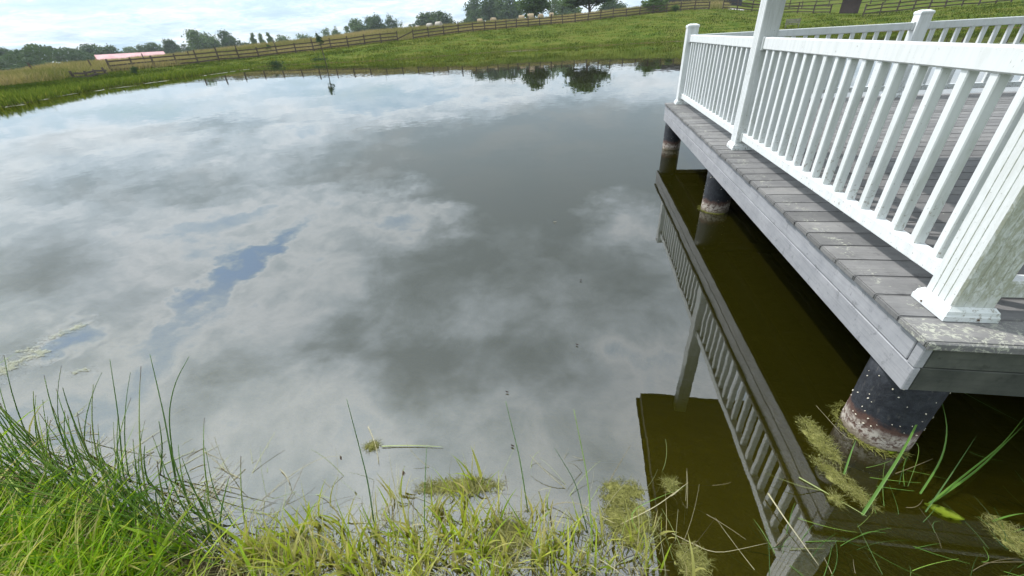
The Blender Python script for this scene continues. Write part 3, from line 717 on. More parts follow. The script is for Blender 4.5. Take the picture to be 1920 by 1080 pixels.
# grey wooden bench on the far bank
q = pol(21.2, 66); bz = gz(*q); b_ = thing('bench', 'weathered wooden bench on the far bank just right of the roof post', 'bench', (*q, bz)); b_.rotation_euler = (0, 0, R(-21))
for y in (-.22, -.07, .08): obj('seat_slat', box_mesh('seat_slat', (-.75, y, .42), (.75, y + .12, .46), .008), 'grey_wood', b_)
for z in (.55, .70, .85): obj('back_slat', box_mesh('back_slat', (-.75, .22, z), (.75, .25, z + .11), .008), 'grey_wood', b_)
for x in (-.65, .65):
    obj('leg', box_mesh('leg', (x - .04, -.2, -.1), (x + .04, -.12, .42), .006), 'grey_wood', b_); obj('leg', box_mesh('leg', (x - .04, .14, -.1), (x + .04, .215, .96), .006), 'grey_wood', b_)

# ------------------------------------------------------------------ trees
def crown_mesh(name, kind, seed, n_leaf=2600, leaf=.055):
    g = np.random.default_rng(seed); cl = []
    if kind == 'round': K, sx, zc_, sz = 26, .40, .60, .36
    elif kind == 'tall': K, sx, zc_, sz = 24, .30, .56, .42
    elif kind == 'poplar': K, sx, zc_, sz = 16, .16, .55, .43
    elif kind == 'open': K, sx, zc_, sz = 17, .42, .60, .36
    else: K, sx, zc_, sz = 22, .46, .45, .44          # bush
    for k in range(K):
        d = g.normal(size=3); d /= np.linalg.norm(d); rr_ = g.uniform(.35, .95)
        c_ = np.array([d[0] * sx * rr_, d[1] * sx * rr_, zc_ + d[2] * sz * rr_]); cl.append((c_, g.uniform(.09, .19) * (.7 if kind in ('poplar', 'open') else 1)))
    cl[0] = (np.array([0, 0, zc_ + sz * .85]), .12)
    per = n_leaf // K; P_, T_ = [], []
    for c_, cr_ in cl:
        d = g.normal(size=(per, 3)); d /= np.linalg.norm(d, axis=1, keepdims=True); rr_ = cr_ * np.where(g.random((per, 1)) < .22, g.uniform(1.0, 1.65, (per, 1)), g.uniform(.4, 1.1, (per, 1)))
        P_.append(c_ + d * rr_ * np.array([1.1, 1.1, .85])); T_.append(np.clip(g.normal(.5, .12) + g.normal(0, .16, per), 0, 1))
    P_ = np.concatenate(P_); T_ = np.concatenate(T_); n_ = len(P_)
    a = g.normal(size=(n_, 3)); a /= np.linalg.norm(a, axis=1, keepdims=True); b = np.cross(a, g.normal(size=(n_, 3))); b /= np.linalg.norm(b, axis=1, keepdims=True)
    s_ = leaf * g.uniform(.5, 1.2, size=(n_, 1)); a = a * s_; b = b * s_ * .7
    V_ = np.stack([P_ - a, P_ - b, P_ + a, P_ + b], 1).reshape(-1, 3); Fc_ = np.arange(n_ * 4).reshape(-1, 4)
    return np_mesh(name, V_, Fc_, np.repeat(T_, 4)), cl
def trunk_mesh(cl, kind):
    bm_ = bmesh.new(); top = .75 if kind in ('tall', 'poplar', 'open') else .6
    add_tube(bm_, [(0, 0, -.04), (.008, 0, .12), (-.006, .008, .32), (.0, 0, top)], [.030, .024, .018, .006], 8)
    for c_, _ in cl[1:10]:
        z0_ = max(.12, c_[2] - .28); add_tube(bm_, [(0, 0, z0_), (c_[0] * .5, c_[1] * .5, (z0_ + c_[2]) / 2 - .02), tuple(c_)], [.012, .009, .003], 5)
    return bm_mesh(bm_, 'trunk', True)
KINDS = {}
for i, (kd, nv) in enumerate((('round', 4), ('tall', 3), ('poplar', 2), ('open', 2), ('bush', 3))):
    for j in range(nv):
        for mt in ('tree_leaf', 'tree_leaf_light'):
            cm, cl = crown_mesh('crown', kd, 100 * i + j, 4200 if kd in ('round', 'tall') else (1500 if kd == 'open' else 3000), .036 if kd != 'open' else .03); cm.materials.append(MATS[mt]); tm = trunk_mesh(cl, kd); tm.materials.append(MATS['bark'])
            KINDS.setdefault((kd, mt), []).append((cm, tm))
def tree(name, label, kind, u, vtop, r_, wpx, light=False, cat='tree', base=None, group='trees along the skyline', ztop=None, az=None, height=None):
    a = azel(u, max(vtop, 0))[0] if az is None else az; q = pol(a, r_); z0_ = gz(*q) if base is None else base
    zt_ = ztop if ztop is not None else CAM[2] + r_ * math.tan(R(azel(u, vtop)[1]))
    if base is None and r_ > 150: z0_ = min(z0_, zt_ - .9 * r_ * math.tan(R(abs(azel(u + wpx / 2, max(vtop, 0))[0] - azel(u - wpx / 2, max(vtop, 0))[0]))))
    h_ = (zt_ - z0_) / .97 if height is None else height
    wid = 2 * r_ * math.tan(R(abs(azel(u + wpx / 2, vtop)[0] - azel(u - wpx / 2, vtop)[0]) / 2))
    kd = KINDS[(kind, 'tree_leaf_light' if light else 'tree_leaf')]; cm, tm = kd[random.randrange(len(kd))]
    half = {'round': .70, 'tall': .55, 'poplar': .36, 'open': .75, 'bush': .80}[kind]
    t_ = thing(name, label, cat, (*q, z0_), group); t_.scale = (wid / half, wid / half, h_); t_.rotation_euler = (0, 0, random.uniform(0, 6.28))
    obj('trunk', tm, None, t_); obj('crown', cm, None, t_); return t_
for a in [
    ('broadleaf_tree', 'dark tree cut by the left edge of the picture', 'round', 2, 92, 120, 60), ('bush', 'big rounded dark green bush at far left above the bank', 'bush', 48, 103, 100, 95),
    ('broadleaf_tree', 'dark tree immediately left of the pink barn roof, first of its clump', 'round', 143, 93, 135, 46), ('broadleaf_tree', 'tallest dark tree of the clump left of the pink roof', 'round', 172, 85, 138, 52), ('broadleaf_tree', 'dark tree rising over the left end of the pink roof', 'round', 208, 88, 138, 44),
    ('broadleaf_tree', 'hazy pale tree over the middle of the pink roof', 'round', 237, 90, 190, 40, True), ('broadleaf_tree', 'low dark tree over the right half of the pink roof', 'round', 262, 87, 150, 36), ('broadleaf_tree', 'round dark tree over the right end of the pink roof', 'round', 287, 82, 150, 36),
    ('conifer', 'pointed dark tree right after the pink roof', 'tall', 309, 76, 140, 20), ('conifer', 'second pointed dark tree beside the pink roof, slightly lower', 'tall', 323, 78, 140, 16), ('bush', 'blocky dark green thicket right of the pointed trees', 'bush', 342, 80, 135, 30),
    ('broadleaf_tree', 'tallest pale green tree of the left skyline', 'tall', 363, 59, 132, 34, True), ('broadleaf_tree', 'lighter tree leaning on the tallest left skyline tree', 'round', 384, 64, 136, 36, True), ('bush', 'low thicket between the tall pale tree and the dark pointed one', 'bush', 404, 73, 138, 36), ('conifer', 'dark pointed tree standing out at the end of the left thicket', 'tall', 421, 60, 132, 26),
    ('bush', 'low dark thicket trailing off right of the dark pointed tree', 'bush', 444, 73, 138, 40), ('poplar', 'slim poplar, left of the pair on the ridge', 'poplar', 472, 64, 118, 10, True), ('poplar', 'slim poplar, right of the pair on the ridge', 'poplar', 487, 64, 118, 9, True), ('poplar', 'small slim tree just right of the poplar pair', 'poplar', 502, 63, 125, 10, True),
    ('bush', 'low hazy thicket on the ridge right of the poplars', 'bush', 527, 64, 150, 50, True), ('bush', 'low hazy thicket on the ridge left of the shoreline sapling', 'bush', 562, 62, 150, 46, True), ('broadleaf_tree', 'small airy tree on the ridge right of the shoreline sapling', 'open', 612, 53, 140, 26, True), ('broadleaf_tree', 'second small airy tree beside the shoreline sapling', 'open', 628, 52, 140, 22, True),
    ('broadleaf_tree', 'loose pale green tree at the left of the middle ridge group', 'round', 662, 38, 128, 30, True), ('broadleaf_tree', 'broad dark tree of the middle ridge group', 'round', 690, 36, 128, 34), ('broadleaf_tree', 'dense dark tree in the middle ridge group', 'round', 707, 32, 126, 32), ('broadleaf_tree', 'airy tree with a separate top in the middle ridge group', 'open', 728, 28, 126, 26), ('broadleaf_tree', 'small tree at the right end of the middle ridge group', 'open', 742, 36, 126, 20),
    ('broadleaf_tree', 'broad round tree left of two over the pale bales', 'round', 795, 26, 126, 46), ('broadleaf_tree', 'broad round tree right of two over the pale bales', 'round', 825, 24, 126, 40), ('broadleaf_tree', 'small ragged tree right of the pale bales', 'open', 844, 29, 126, 22),
    ('broadleaf_tree', 'leftmost tall tree of the high right-hand group', 'round', 890, 1, 128, 40), ('bush', 'shrub at the foot of the leftmost tall tree', 'bush', 880, 33, 120, 36)]:
    tree(*a[:5], a[5] * 2.2, *a[6:])
tree('broadleaf_tree', 'dense tall tree second in the high right-hand group', 'round', 925, -6, 270, 44)
tree('broadleaf_tree', 'leafy green tree third in the high right-hand group', 'round', 955, -8, 262, 44)
tree('broadleaf_tree', 'very dark tall tree above the pair of straw bales', 'tall', 1000, 0, 130, 42, ztop=11.3)
tree('broadleaf_tree', 'sparse tree with bare limbs right of the very dark one', 'open', 1037, -12, 240, 30, True)
tree('broadleaf_tree', 'lighter green tree left in front of the largest tree', 'round', 1066, -4, 250, 50, True)
tree('broadleaf_tree', 'largest spreading dark tree on the ridge', 'round', 1106, 0, 128, 84, ztop=12.3)
tree('broadleaf_tree', 'dark tree merging with the right side of the largest tree', 'round', 1142, -2, 250, 46)
tree('bush', 'light green shrub on the fence left of the big dark barn', 'bush', 1228, 0, 99, 44, True, ztop=6.9)
tree('bush', 'dark weedy bush growing through the fence by the barn', 'bush', 1268, 8, 95, 16, True)
tree('bush', 'small round dark shrub on the left bank before the broken fence', 'bush', 249, 124, 53, 15)
tree('bush', 'bushy weed standing before the fence below the poplars', 'bush', 500, 82, 82, 11)
# reads as one mass: the hazy wood at the far left
sets = []
g = np.random.default_rng(5)
for k in range(46):
    a = g.uniform(-70, -50.5); r_ = g.uniform(230, 300); q = pol(a, r_); top = 3.4 + 4.0 * math.exp(-((a + 53.3) / 2.2) ** 2) + g.uniform(-.4, .5)
    n_ = 500; d = g.normal(size=(n_, 3)); d /= np.linalg.norm(d, axis=1, keepdims=True); c_ = np.array([*q, top - 2.6]); P_ = c_ + d * np.array([3.4, 3.4, 2.8]) * g.uniform(.75, 1.05, (n_, 1))
    aa = g.normal(size=(n_, 3)); bb = g.normal(size=(n_, 3)); s_ = .42
    aa *= s_ / np.linalg.norm(aa, axis=1, keepdims=True); bb *= s_ / np.linalg.norm(bb, axis=1, keepdims=True)
    sets.append((np.stack([P_ - aa, P_ - bb, P_ + aa, P_ + bb], 1).reshape(-1, 3), np.arange(n_ * 4).reshape(-1, 4), np.full(n_ * 4, g.uniform(.3, .8))))
tag(obj('far_wood', np_mesh('far_wood', *merge(*sets)), 'tree_leaf'), 'hazy far-off wood rising behind the left bank', 'wood', kind='stuff')
# sapling with a bare stem at the water's edge
q = at(612, 121, 0)[:2]; sq = np.array([q[0], q[1]]); t_ = thing('sapling', 'dark sapling with a bare leaning stem at the far water edge', 'sapling', (*sq, 0.0))
rq = np.hypot(*sq); hs = CAM[2] + rq * math.tan(R(azel(596, 68)[1])); lat = rq * math.tan(R(azel(596, 68)[0] - azel(612, 121)[0]))
sx_ = lat * math.cos(R(31)); sy_ = lat * math.sin(R(31)) * 1.0
bm = bmesh.new(); add_tube(bm, [(0, 0, -.3), (sx_ * .35, sy_ * .35, hs * .4), (sx_ * .75, sy_ * .75, hs * .8), (sx_, sy_, hs)], [.06, .05, .04, .02], 6); obj('stem', bm_mesh(bm, 'stem'), 'bark', t_)
n_ = 160; P_ = np.array([sx_ * .93, sy_ * .93, hs * .9]) + rng.normal(size=(n_, 3)) * np.array([.14, .14, .26]); aa = rng.normal(size=(n_, 3)) * .06; bb = rng.normal(size=(n_, 3)) * .05
obj('crown', np_mesh('crown', np.stack([P_ - aa, P_ - bb, P_ + aa, P_ + bb], 1).reshape(-1, 3), np.arange(n_ * 4).reshape(-1, 4), np.full(n_ * 4, .3)), 'tree_leaf', t_)
# dark brush at the waterline
for u, v, s_, lab in ((516, 123, .55, 'dark tangle of brush at the far water edge left of the sapling'), (602, 118, .5, 'dark tangle of brush at the foot of the sapling')):
    q = at(u, v, 0); n_ = 500; P_ = np.array([q[0], q[1], .22]) + rng.normal(size=(n_, 3)) * np.array([s_, s_ * .6, .16]); aa = rng.normal(size=(n_, 3)) * .07; bb = rng.normal(size=(n_, 3)) * .02
    P_[:, 2] = np.abs(P_[:, 2])
    tag(obj('brush_pile', np_mesh('brush_pile', np.stack([P_ - aa, P_ - bb, P_ + aa, P_ + bb], 1).reshape(-1, 3), np.arange(n_ * 4).reshape(-1, 4), np.full(n_ * 4, .1)), 'tree_leaf'), lab, 'brush')

# ------------------------------------------------------------------ far grasses (uncountable)
def scatter(n_, az0, az1, rfun, seed):
    g_ = np.random.default_rng(seed); a = g_.uniform(az0, az1, n_); r_ = rfun(a, g_); x = r_ * np.sin(np.radians(a)); y = r_ * np.cos(np.radians(a)); return x, y, g_
def grass_mesh(x, y, hgt, width, tint, g_, seg=2, lean=.35):
    z = ground(x, y); n_ = len(x); b = np.stack([x, y, z - .02], -1); ln = g_.normal(size=(n_, 2)) * (hgt * lean)[:, None]
    t = b + np.column_stack([ln, hgt]); bend = np.column_stack([-ln * .25, hgt * .05])
    return blades(b, t, bend, width, tint, seg)
sets = []
rfi = lambda a: np.interp(a, _azs, TAB[:, 1])
rri = lambda a: np.interp(a, _azs, TAB[:, 3])
# pasture tufts between shore and fence
x, y, g_ = scatter(150000, -62, 42, lambda a, g2: 26 + (rfi(a) + 3 - 26) * g2.random(len(a)) ** .8, 21)
sd_a = shore_dist(x, y); clump = .5 + .5 * np.sin(x * .83 + 2.1 * np.sin(y * .61)) * np.sin(y * .97 + 1.7 * np.sin(x * .47))
k = (sd_a > .05) & (clump > rng.random(len(x)) * .8); x, y, sd_a, clump = x[k], y[k], sd_a[k], clump[k]
hg = g_.uniform(.08, .22, len(x)) * (.6 + .8 * clump)
tag(obj('pasture_grass', np_mesh('pasture_grass', *grass_mesh(x, y, hg, .06, np.clip(g_.normal(.38, .2, len(x)) + (clump - .5) * -.3 + .35 * np.sin(x * .19 + 2 * np.sin(y * .23)) * np.sin(y * .31 + 1.5 * np.sin(x * .11)), 0, 1), g_)), 'field_grass'), 'rough green pasture grass sloping from the fence to the pond', 'grass', kind='stuff')
# taller fringe right at the far water's edge
seg_pts = []
g_ = np.random.default_rng(31)
for (a, b) in zip(POND[11:32], POND[12:33]):
    L = np.linalg.norm(b - a); n_ = int(L * 190); t = g_.random((n_, 1)); e = (b - a) / L; nrm_ = np.array([e[1], -e[0]])
    p0 = a + (b - a) * t; s_ = 1 if shore_dist(*(a + (b - a) * .5 + nrm_ * .3)) > 0 else -1
    seg_pts.append(p0 + nrm_ * s_ * (np.abs(g_.normal(0, .75, (n_, 1))) - .15))
S = np.concatenate(seg_pts); az_s = np.degrees(np.arctan2(S[:, 0], S[:, 1])); left = smooth((-az_s - 36) / 8)
hg = g_.uniform(.06, .17, len(S)) * (1 + 1.7 * left)
tag(obj('shore_grass', np_mesh('shore_grass', *grass_mesh(S[:, 0], S[:, 1], hg, .035 + .02 * g_.random(len(S)), np.clip(g_.normal(.55, .2, len(S)) - .05 * left, 0, 1), g_)), 'fringe_grass'), 'taller green grass fringing the far edge of the pond', 'grass', kind='stuff')
# ripe tall grass behind the fence
x, y, g_ = scatter(120000, -64, 15, lambda a, g2: rfi(a) + 1.5 + (rri(a) + 6 - rfi(a)) * g2.random(len(a)), 22)
hg = g_.uniform(.35, .95, len(x)); patch = .5 + .5 * np.sin(x * .21 + 1.9 * np.sin(y * .13)) * np.cos(y * .17 + x * .05)
tag(obj('ripe_grass', np_mesh('ripe_grass', *grass_mesh(x, y, hg, .07, np.clip(.25 + .55 * patch + g_.normal(0, .15, len(x)), 0, 1), g_)), 'tall_grass'), 'tall ripe brown meadow grass on the ridge behind the fence', 'grass', kind='stuff')
# chalky scum along the far shore
strips = [((6, 202), (52, 195)), ((12, 198), (54, 192)), ((100, 183), (146, 175)), ((68, 189), (96, 185)), ((203, 167), (262, 160)), ((180, 171), (198, 168)), ((265, 158), (316, 151)), ((376, 143), (476, 128.5)), ((300, 160), (372, 153)), ((946, 97.5), (1018, 93.5)), ((1048, 92), (1090, 89.5)), ((1222, 80), (1238, 79)), ((1264, 78), (1283, 77)), ((890, 101), (925, 99))]
bm = bmesh.new()
for (a, b) in strips:
    A, B = at(*a)[:2], at(*b)[:2]; L = np.linalg.norm(B - A); e = (B - A) / L; nn = np.array([-e[1], e[0]]); m_ = max(4, int(L / .5)); prev = None
    for k in range(m_ + 1):
        c_ = A + (B - A) * k / m_; w_ = random.uniform(.02, .15) * (0.15 if k in (0, m_) else 1); c_ = c_ + nn * random.uniform(-.12, .12)
        cur = (bm.verts.new((*(c_ - nn * w_), .012)), bm.verts.new((*(c_ + nn * w_), .012)))
        if prev and random.random() > .22: bm.faces.new((prev[0], cur[0], cur[1], prev[1]))
        prev = cur
tag(obj('shore_scum', bm_mesh(bm, 'shore_scum'), 'shore_scum'), 'chalky scum lines floating along the far shore', 'scum', kind='stuff')

# ------------------------------------------------------------------ near bank
g_ = np.random.default_rng(77)
def in_frame(P, m_=160):
    d = P - CAM; z = d @ cf; u = 960 + F_PX * (d @ cr) / z; v = 540 - F_PX * (d @ cu) / z
    return (z > .1) & (u > -m_) & (u < 1920 + m_) & (v > -m_) & (v < 1080 + 2.2 * m_)
n_ = 90000; x = g_.uniform(-4.2, 1.25, n_); y = g_.uniform(-.05, 1.75, n_); sdn = shore_dist(x, y)
cl_ = .5 + .5 * np.sin(x * 9 + 2 * np.sin(y * 7.3 + 1)) * np.cos(y * 10.3 + 1.6 * np.sin(x * 6.1))
leftw = smooth((-x - .95) / .5)
dens = np.where(sdn > 0, .05 + .80 * leftw * smooth((sdn - .07) / .16) + .34 * cl_ ** 2 * (1 - .3 * leftw), .22 * np.exp(sdn / .05) * (cl_ > .5)) * (.35 + .65 * smooth(sdn / .10 + .2)) * np.where(x > .25, np.clip(1 - (x - .25) / .5, .03, 1), 1)
P0 = np.stack([x, y, ground(x, y)], -1)
k = (g_.random(n_) < dens) & (sdn > -.16) & in_frame(P0) & (sdn < 1.0)
x, y, sdn, cl_, leftw, P0 = x[k], y[k], sdn[k], cl_[k], leftw[k], P0[k]; n_ = len(x)
hg = g_.uniform(.07, .20, n_) * (.65 + .6 * cl_) * (1 - .05 * leftw) * (1 + .25 * leftw)
ln = g_.normal(size=(n_, 2)) * (hg * .55)[:, None] + np.array([.02, .035])
tip = P0 + np.column_stack([ln, hg * g_.uniform(.6, 1, n_)]); bend = np.column_stack([-ln * .28, hg * .22])
tint = np.clip(g_.normal(.66, .17, n_) - .27 * leftw + .12 * (1 - cl_), 0, 1); tint = np.where(g_.random(n_) < .16, g_.uniform(.84, 1, n_), tint)
P0[:, 2] -= .015
tb, tt_, tn_ = [], [], []
for (u, v, c_) in [(500, 1045, 30), (560, 1010, 22), (545, 1070, 40), (610, 1050, 34), (655, 1065, 36), (690, 1020, 14), (730, 1045, 36), (760, 1000, 18), (800, 1050, 46), (835, 1005, 30), (860, 1060, 46), (885, 985, 26), (905, 1040, 34), (950, 1065, 34), (985, 1000, 22), (1005, 1050, 40), (1045, 1015, 20), (1060, 1065, 30), (1100, 1060, 18), (1150, 1065, 16), (1205, 1050, 12), (1225, 1070, 10), (1300, 1085, 5), (460, 1060, 40), (740, 940, 14), (820, 965, 20), (872, 935, 14), (892, 905, 10), (640, 995, 16), (590, 975, 12), (1012, 965, 16), (1090, 995, 16), (1182, 1015, 12), (1232, 1000, 8), (535, 1000, 16), (470, 1025, 26), (700, 985, 10), (940, 985, 20), (1130, 1020, 16), (660, 1035, 26), (780, 1025, 30), (870, 1020, 30), (1030, 1040, 26), (580, 1085, 40), (700, 1090, 40), (780, 1095, 44), (920, 1100, 44), (1040, 1100, 36)]:
    q = at(u, v, 0); c_ = int(c_ * 1.0)
    bb_ = np.column_stack([q[0] + g_.normal(0, .022, c_), q[1] + g_.normal(0, .016, c_), np.full(c_, -.03)]); an_ = g_.uniform(0, 6.28, c_); h_ = g_.uniform(.07, .20, c_); o_ = h_ * g_.uniform(.1, .75, c_)
    tb.append(bb_); tt_.append(bb_ + np.column_stack([np.cos(an_) * o_, np.sin(an_) * o_ + .01, h_])); tn_.append(np.where(g_.random(c_) < .33, g_.uniform(.85, 1, c_), np.clip(g_.normal(.76, .11, c_), .4, .88)))
tb, tt_, tn_ = np.concatenate(tb), np.concatenate(tt_), np.concatenate(tn_)
P0 = np.vstack([P0, tb]); tip = np.vstack([tip, tt_]); dl = (tt_ - tb); bend = np.vstack([bend, np.column_stack([-dl[:, :2] * .25, dl[:, 2] * .2])]); tint = np.concatenate([tint, tn_]); n_ = len(P0)
gb = blades(P0, tip, bend, np.clip(g_.lognormal(math.log(.0062), .42, n_), .0022, .014), tint, 5)
tag(obj('bank_grass', np_mesh('bank_grass', *gb, smooth=True), 'grass'), 'bright yellow-green grass on the near bank along the bottom of the picture', 'grass', kind='stuff')
# dead litter and straw lying on mud and water
n_ = 5200; x = g_.uniform(-2.6, 1.0, n_); y = g_.uniform(.2, 1.5, n_); sdn = shore_dist(x, y)
k = (sdn > -.34) & (g_.random(n_) < np.exp(np.minimum(sdn + .06, 0) / .10)) & (sdn < .5) & (g_.random(n_) < np.where(x > .3, .3, 1)); x, y = x[k], y[k]; n_ = len(x)
z = np.maximum(ground(x, y), .0) + g_.uniform(.002, .03, n_) * (shore_dist(x, y) > -.12) + .002; an = g_.uniform(0, 6.28, n_); L = g_.uniform(.04, .20, n_)
b = np.stack([x, y, z], -1); t = b + np.column_stack([np.cos(an) * L, np.sin(an) * L, g_.normal(0, .012, n_)]); t[:, 2] = np.maximum(t[:, 2], .003)
tag(obj('straw_litter', np_mesh('straw_litter', *stems(b, t, g_.normal(size=(n_, 3)) * .012 * np.array([1, 1, .4]), g_.uniform(.0006, .0018, n_), np.clip(g_.normal(.66, .24, n_), 0, 1), 4, .4, False)), 'straw'), 'dead stalks and straw littering the muddy water edge', 'straw', kind='stuff')

# dry stalks standing and leaning in the shallows of the near shore
n_ = 330; u = g_.uniform(430, 1290, n_); v = 1090 - np.abs(g_.normal(0, 75, n_)) - 20 * (np.sin(u * .02) > 0)
b = np.array([at(a_, c_, 0) for a_, c_ in zip(u, v)]); b[:, 2] = -.02; an = g_.uniform(0, 6.28, n_); L = g_.uniform(.06, .24, n_); el_ = np.abs(g_.normal(.5, .45, n_))
t = b + np.column_stack([np.cos(an) * L * np.cos(el_), np.sin(an) * L * np.cos(el_), L * np.sin(el_) + .02]); kk = in_frame(b, 60)
tag(obj('dry_stalks', np_mesh('dry_stalks', *stems(b[kk], t[kk], g_.normal(size=(kk.sum(), 3)) * .018, g_.uniform(.0007, .0019, kk.sum()), np.clip(g_.normal(.7, .25, kk.sum()), 0, 1), 6, .4, False)), 'straw'), 'pale dry stalks tangled through the grass at the near water edge', 'stalks', kind='stuff')
# rush clumps: round dark stems in tufts on the left bank
def rush_clump(name, label, cx, cy, n_, spread, hmin, hmax, lean=(0, 0), group='rush clumps on the left bank'):
    x = cx + g_.normal(0, spread, n_); y = cy + g_.normal(0, spread * .7, n_); z = np.maximum(ground(x, y), -.05); z0_ = max(gz(cx, cy), 0)
    o0 = np.array([cx, cy, z0_]); b = np.stack([x, y, z - .02], -1) - o0; hg_ = g_.uniform(hmin, hmax, n_)
    ln_ = g_.normal(size=(n_, 2)) * (hg_ * .20)[:, None] + np.array(lean) * hg_[:, None] + np.column_stack([x - cx, y - cy]) * .9
    t = b + np.column_stack([ln_, hg_]); bd = np.column_stack([-ln_ * .18, hg_ * .03])
    tt = np.clip(g_.normal(.62, .2, n_), 0, .88)
    st = stems(b, t, bd, g_.uniform(.0022, .0044, n_), tt, 6, .3)
    return tag(obj(name, np_mesh(name, *st, smooth=True), 'rush', None, tuple(o0)), label, 'rushes', group)
for u, v, n_, sp, h0, h1, ln, lab in [
    (20, 860, 46, .10, .28, .50, (0, 0), 'rush clump cut by the left edge of the picture, upper one'), (95, 900, 46, .09, .28, .52, (.03, 0), 'dense dark green rush clump second from the left edge'), (30, 985, 36, .10, .22, .40, (0, .02), 'shorter rush clump low at the left edge'),
    (190, 930, 40, .08, .25, .48, (.05, .02), 'rush clump below the tall rush with the brown nick'), (265, 960, 38, .07, .25, .46, (.03, 0), 'rush clump left of the pair of tall crossing rushes'), (330, 985, 34, .07, .22, .42, (.02, 0), 'rush clump at the foot of the pair of tall crossing rushes'), (395, 1015, 30, .06, .18, .36, (-.02, 0), 'rightmost rush clump, sloping to the waterline'), (140, 1010, 30, .09, .18, .34, (0, 0), 'short rush clump half buried in bright grass'), (250, 1040, 24, .09, .16, .30, (0, 0), 'lowest rush clump in the bright grass at the bottom left')]:
    q = at(u, v, .05); rush_clump('rush_clump', lab, q[0], q[1], int(n_ * .75), sp, h0 * .92, h1 * 1.0, ln)
# single stems, given by spots along them with their height over the water
def strand(name, label, cat, path, rad_, mat, tint, flat=False, group=None):
    pts = [at(u, v, z) for u, v, z in path]; o0 = np.array([pts[0][0], pts[0][1], max(0.0, pts[0][2])])
    P_ = np.array(pts) - o0; t = np.linspace(0, 1, 13); s_ = np.linspace(0, 1, len(P_))
    if len(P_) > 2:                          # smooth through the given spots
        c_ = np.stack([np.interp(t, s_, P_[:, k]) for k in range(3)], -1)
        for _ in range(3): c_[1:-1] = (c_[:-2] + 2 * c_[1:-1] + c_[2:]) / 4
    else:
        c_ = P_[0] + (P_[1] - P_[0]) * t[:, None]; c_[:, :2] += (np.sin(t * 3.14) * .006)[:, None]
    bm_ = bmesh.new()
    if flat:
        d = c_[-1] - c_[0]; s2 = np.cross(d, np.array([.3, .2, 1.0])); s2 /= np.linalg.norm(s2); prev = None
        for k, q in enumerate(c_):
            w_ = rad_ * max(.05, (1 - t[k] ** 2)) ; up_ = np.array([0, 0, w_ * .5])
            cur = [bm_.verts.new(q - s2 * w_ + up_), bm_.verts.new(q), bm_.verts.new(q + s2 * w_ + up_)]
            if prev:
                for i in (0, 1): bm_.faces.new((prev[i], cur[i], cur[i + 1], prev[i + 1]))
            prev = cur
    else: add_tube(bm_, [tuple(q) for q in c_], [rad_ * (1 - .65 * a_ ** 1.5) for a_ in t], 6)
    me_ = bm_mesh(bm_, name, True); a_ = me_.attributes.new('tint', 'FLOAT', 'POINT'); a_.data.foreach_set('value', np.full(len(me_.vertices), tint, dtype=np.float32))
    return tag(obj(name, me_, mat, None, tuple(o0)), label, cat, group)
SR = 'single rush stems'
for path, r_, lab, tn in [
    ([(232, 900, 0), (222, 780, .26), (206, 674, .48)], .0026, 'tall thin rush with a brown nick standing above the left clumps', .35),
    ([(330, 905, 0), (308, 780, .27), (281, 664, .50)], .0028, 'tall rush, left of the crossing pair', .35), ([(330, 900, .0), (314, 780, .25), (328, 715, .40), (355, 668, .50)], .0025, 'tall rush, right of the crossing pair, bending right', .4),
    ([(300, 890, .0), (298, 790, .34)], .003, 'upright rush between the left clumps and the open water', .5), ([(440, 990, .03), (400, 920, .13), (385, 840, .26)], .0022, 'curved rush rising at the right end of the rush bank', .3),
    ([(706, 1015, 0), (690, 900, .18), (650, 748, .42)], .0027, 'dark single rush left of the middle of the near shore', .1), ([(796, 1020, 0), (796, 920, .16), (800, 838, .30)], .0022, 'thin upright rush at the middle of the near shore', .5),
    ([(990, 960, 0), (975, 860, .17), (948, 752, .36)], .0025, 'single dark green rush leaning over the grey water', .4), ([(1112, 1035, 0), (1103, 900, .18), (1076, 768, .40)], .0025, 'pale green tapering rush right of the middle', .85),
    ([(1102, 1000, 0), (1080, 905, .12), (1040, 840, .22)], .002, 'dark bent rush beside the pale green one', .05)]:
    strand('rush', lab, 'rush', path, r_, 'rush', tn, False, SR)
GB = 'green blades growing by the near piling'
for path, r_, lab, tn in [
    ([(1616, 966, 0), (1685, 860, .10), (1728, 780, .18), (1745, 698, .27)], .0048, 'wide green blade crossing in front of the near piling', .35), ([(1725, 926, 0), (1768, 860, .06), (1778, 800, .12), (1762, 738, .19)], .0034, 'arching green blade right of the near piling', .4),
    ([(1742, 945, 0), (1830, 885, .06), (1925, 792, .14)], .004, 'lower of two green blades running off the right edge', .3), ([(1738, 948, 0), (1822, 880, .06), (1880, 835, .10), (1930, 770, .15)], .003, 'upper of two green blades running off the right edge', .45),
    ([(1762, 712, .30), (1850, 760, .24), (1930, 800, .18)], .0028, 'long blade slanting down in front of the dark fascia', .4), ([(1582, 890, 0), (1595, 850, .04), (1606, 822, .07)], .0034, 'short upright blade left of the near piling', .35),
    ([(1702, 912, 0), (1722, 860, .05), (1725, 826, .08), (1690, 830, .08), (1640, 818, .06)], .002, 'kinked thin stem in front of the near piling', .8), ([(1540, 920, 0), (1500, 912, .03), (1430, 885, .03)], .002, 'thin stalk lying out over the dark water left of the piling', .9),
    ([(1735, 960, 0), (1790, 880, .08), (1832, 815, .16)], .002, 'thin dark stalk between the two blade pairs', .1), ([(1640, 800, .02), (1690, 770, .1), (1738, 720, .22)], .0022, 'blade lying against the near piling', .4),
    ([(1860, 978, 0), (1925, 962, .03)], .003, 'short blade at the right edge above the floating leaf', .4), ([(1240, 1060, 0), (1170, 960, .08), (1290, 910, .10)], .0022, 'bent straw reaching from the algae over the brown water', .7)]:
    strand('grass_blade', lab, 'grass blade', path, r_, 'rush', tn, True, GB)
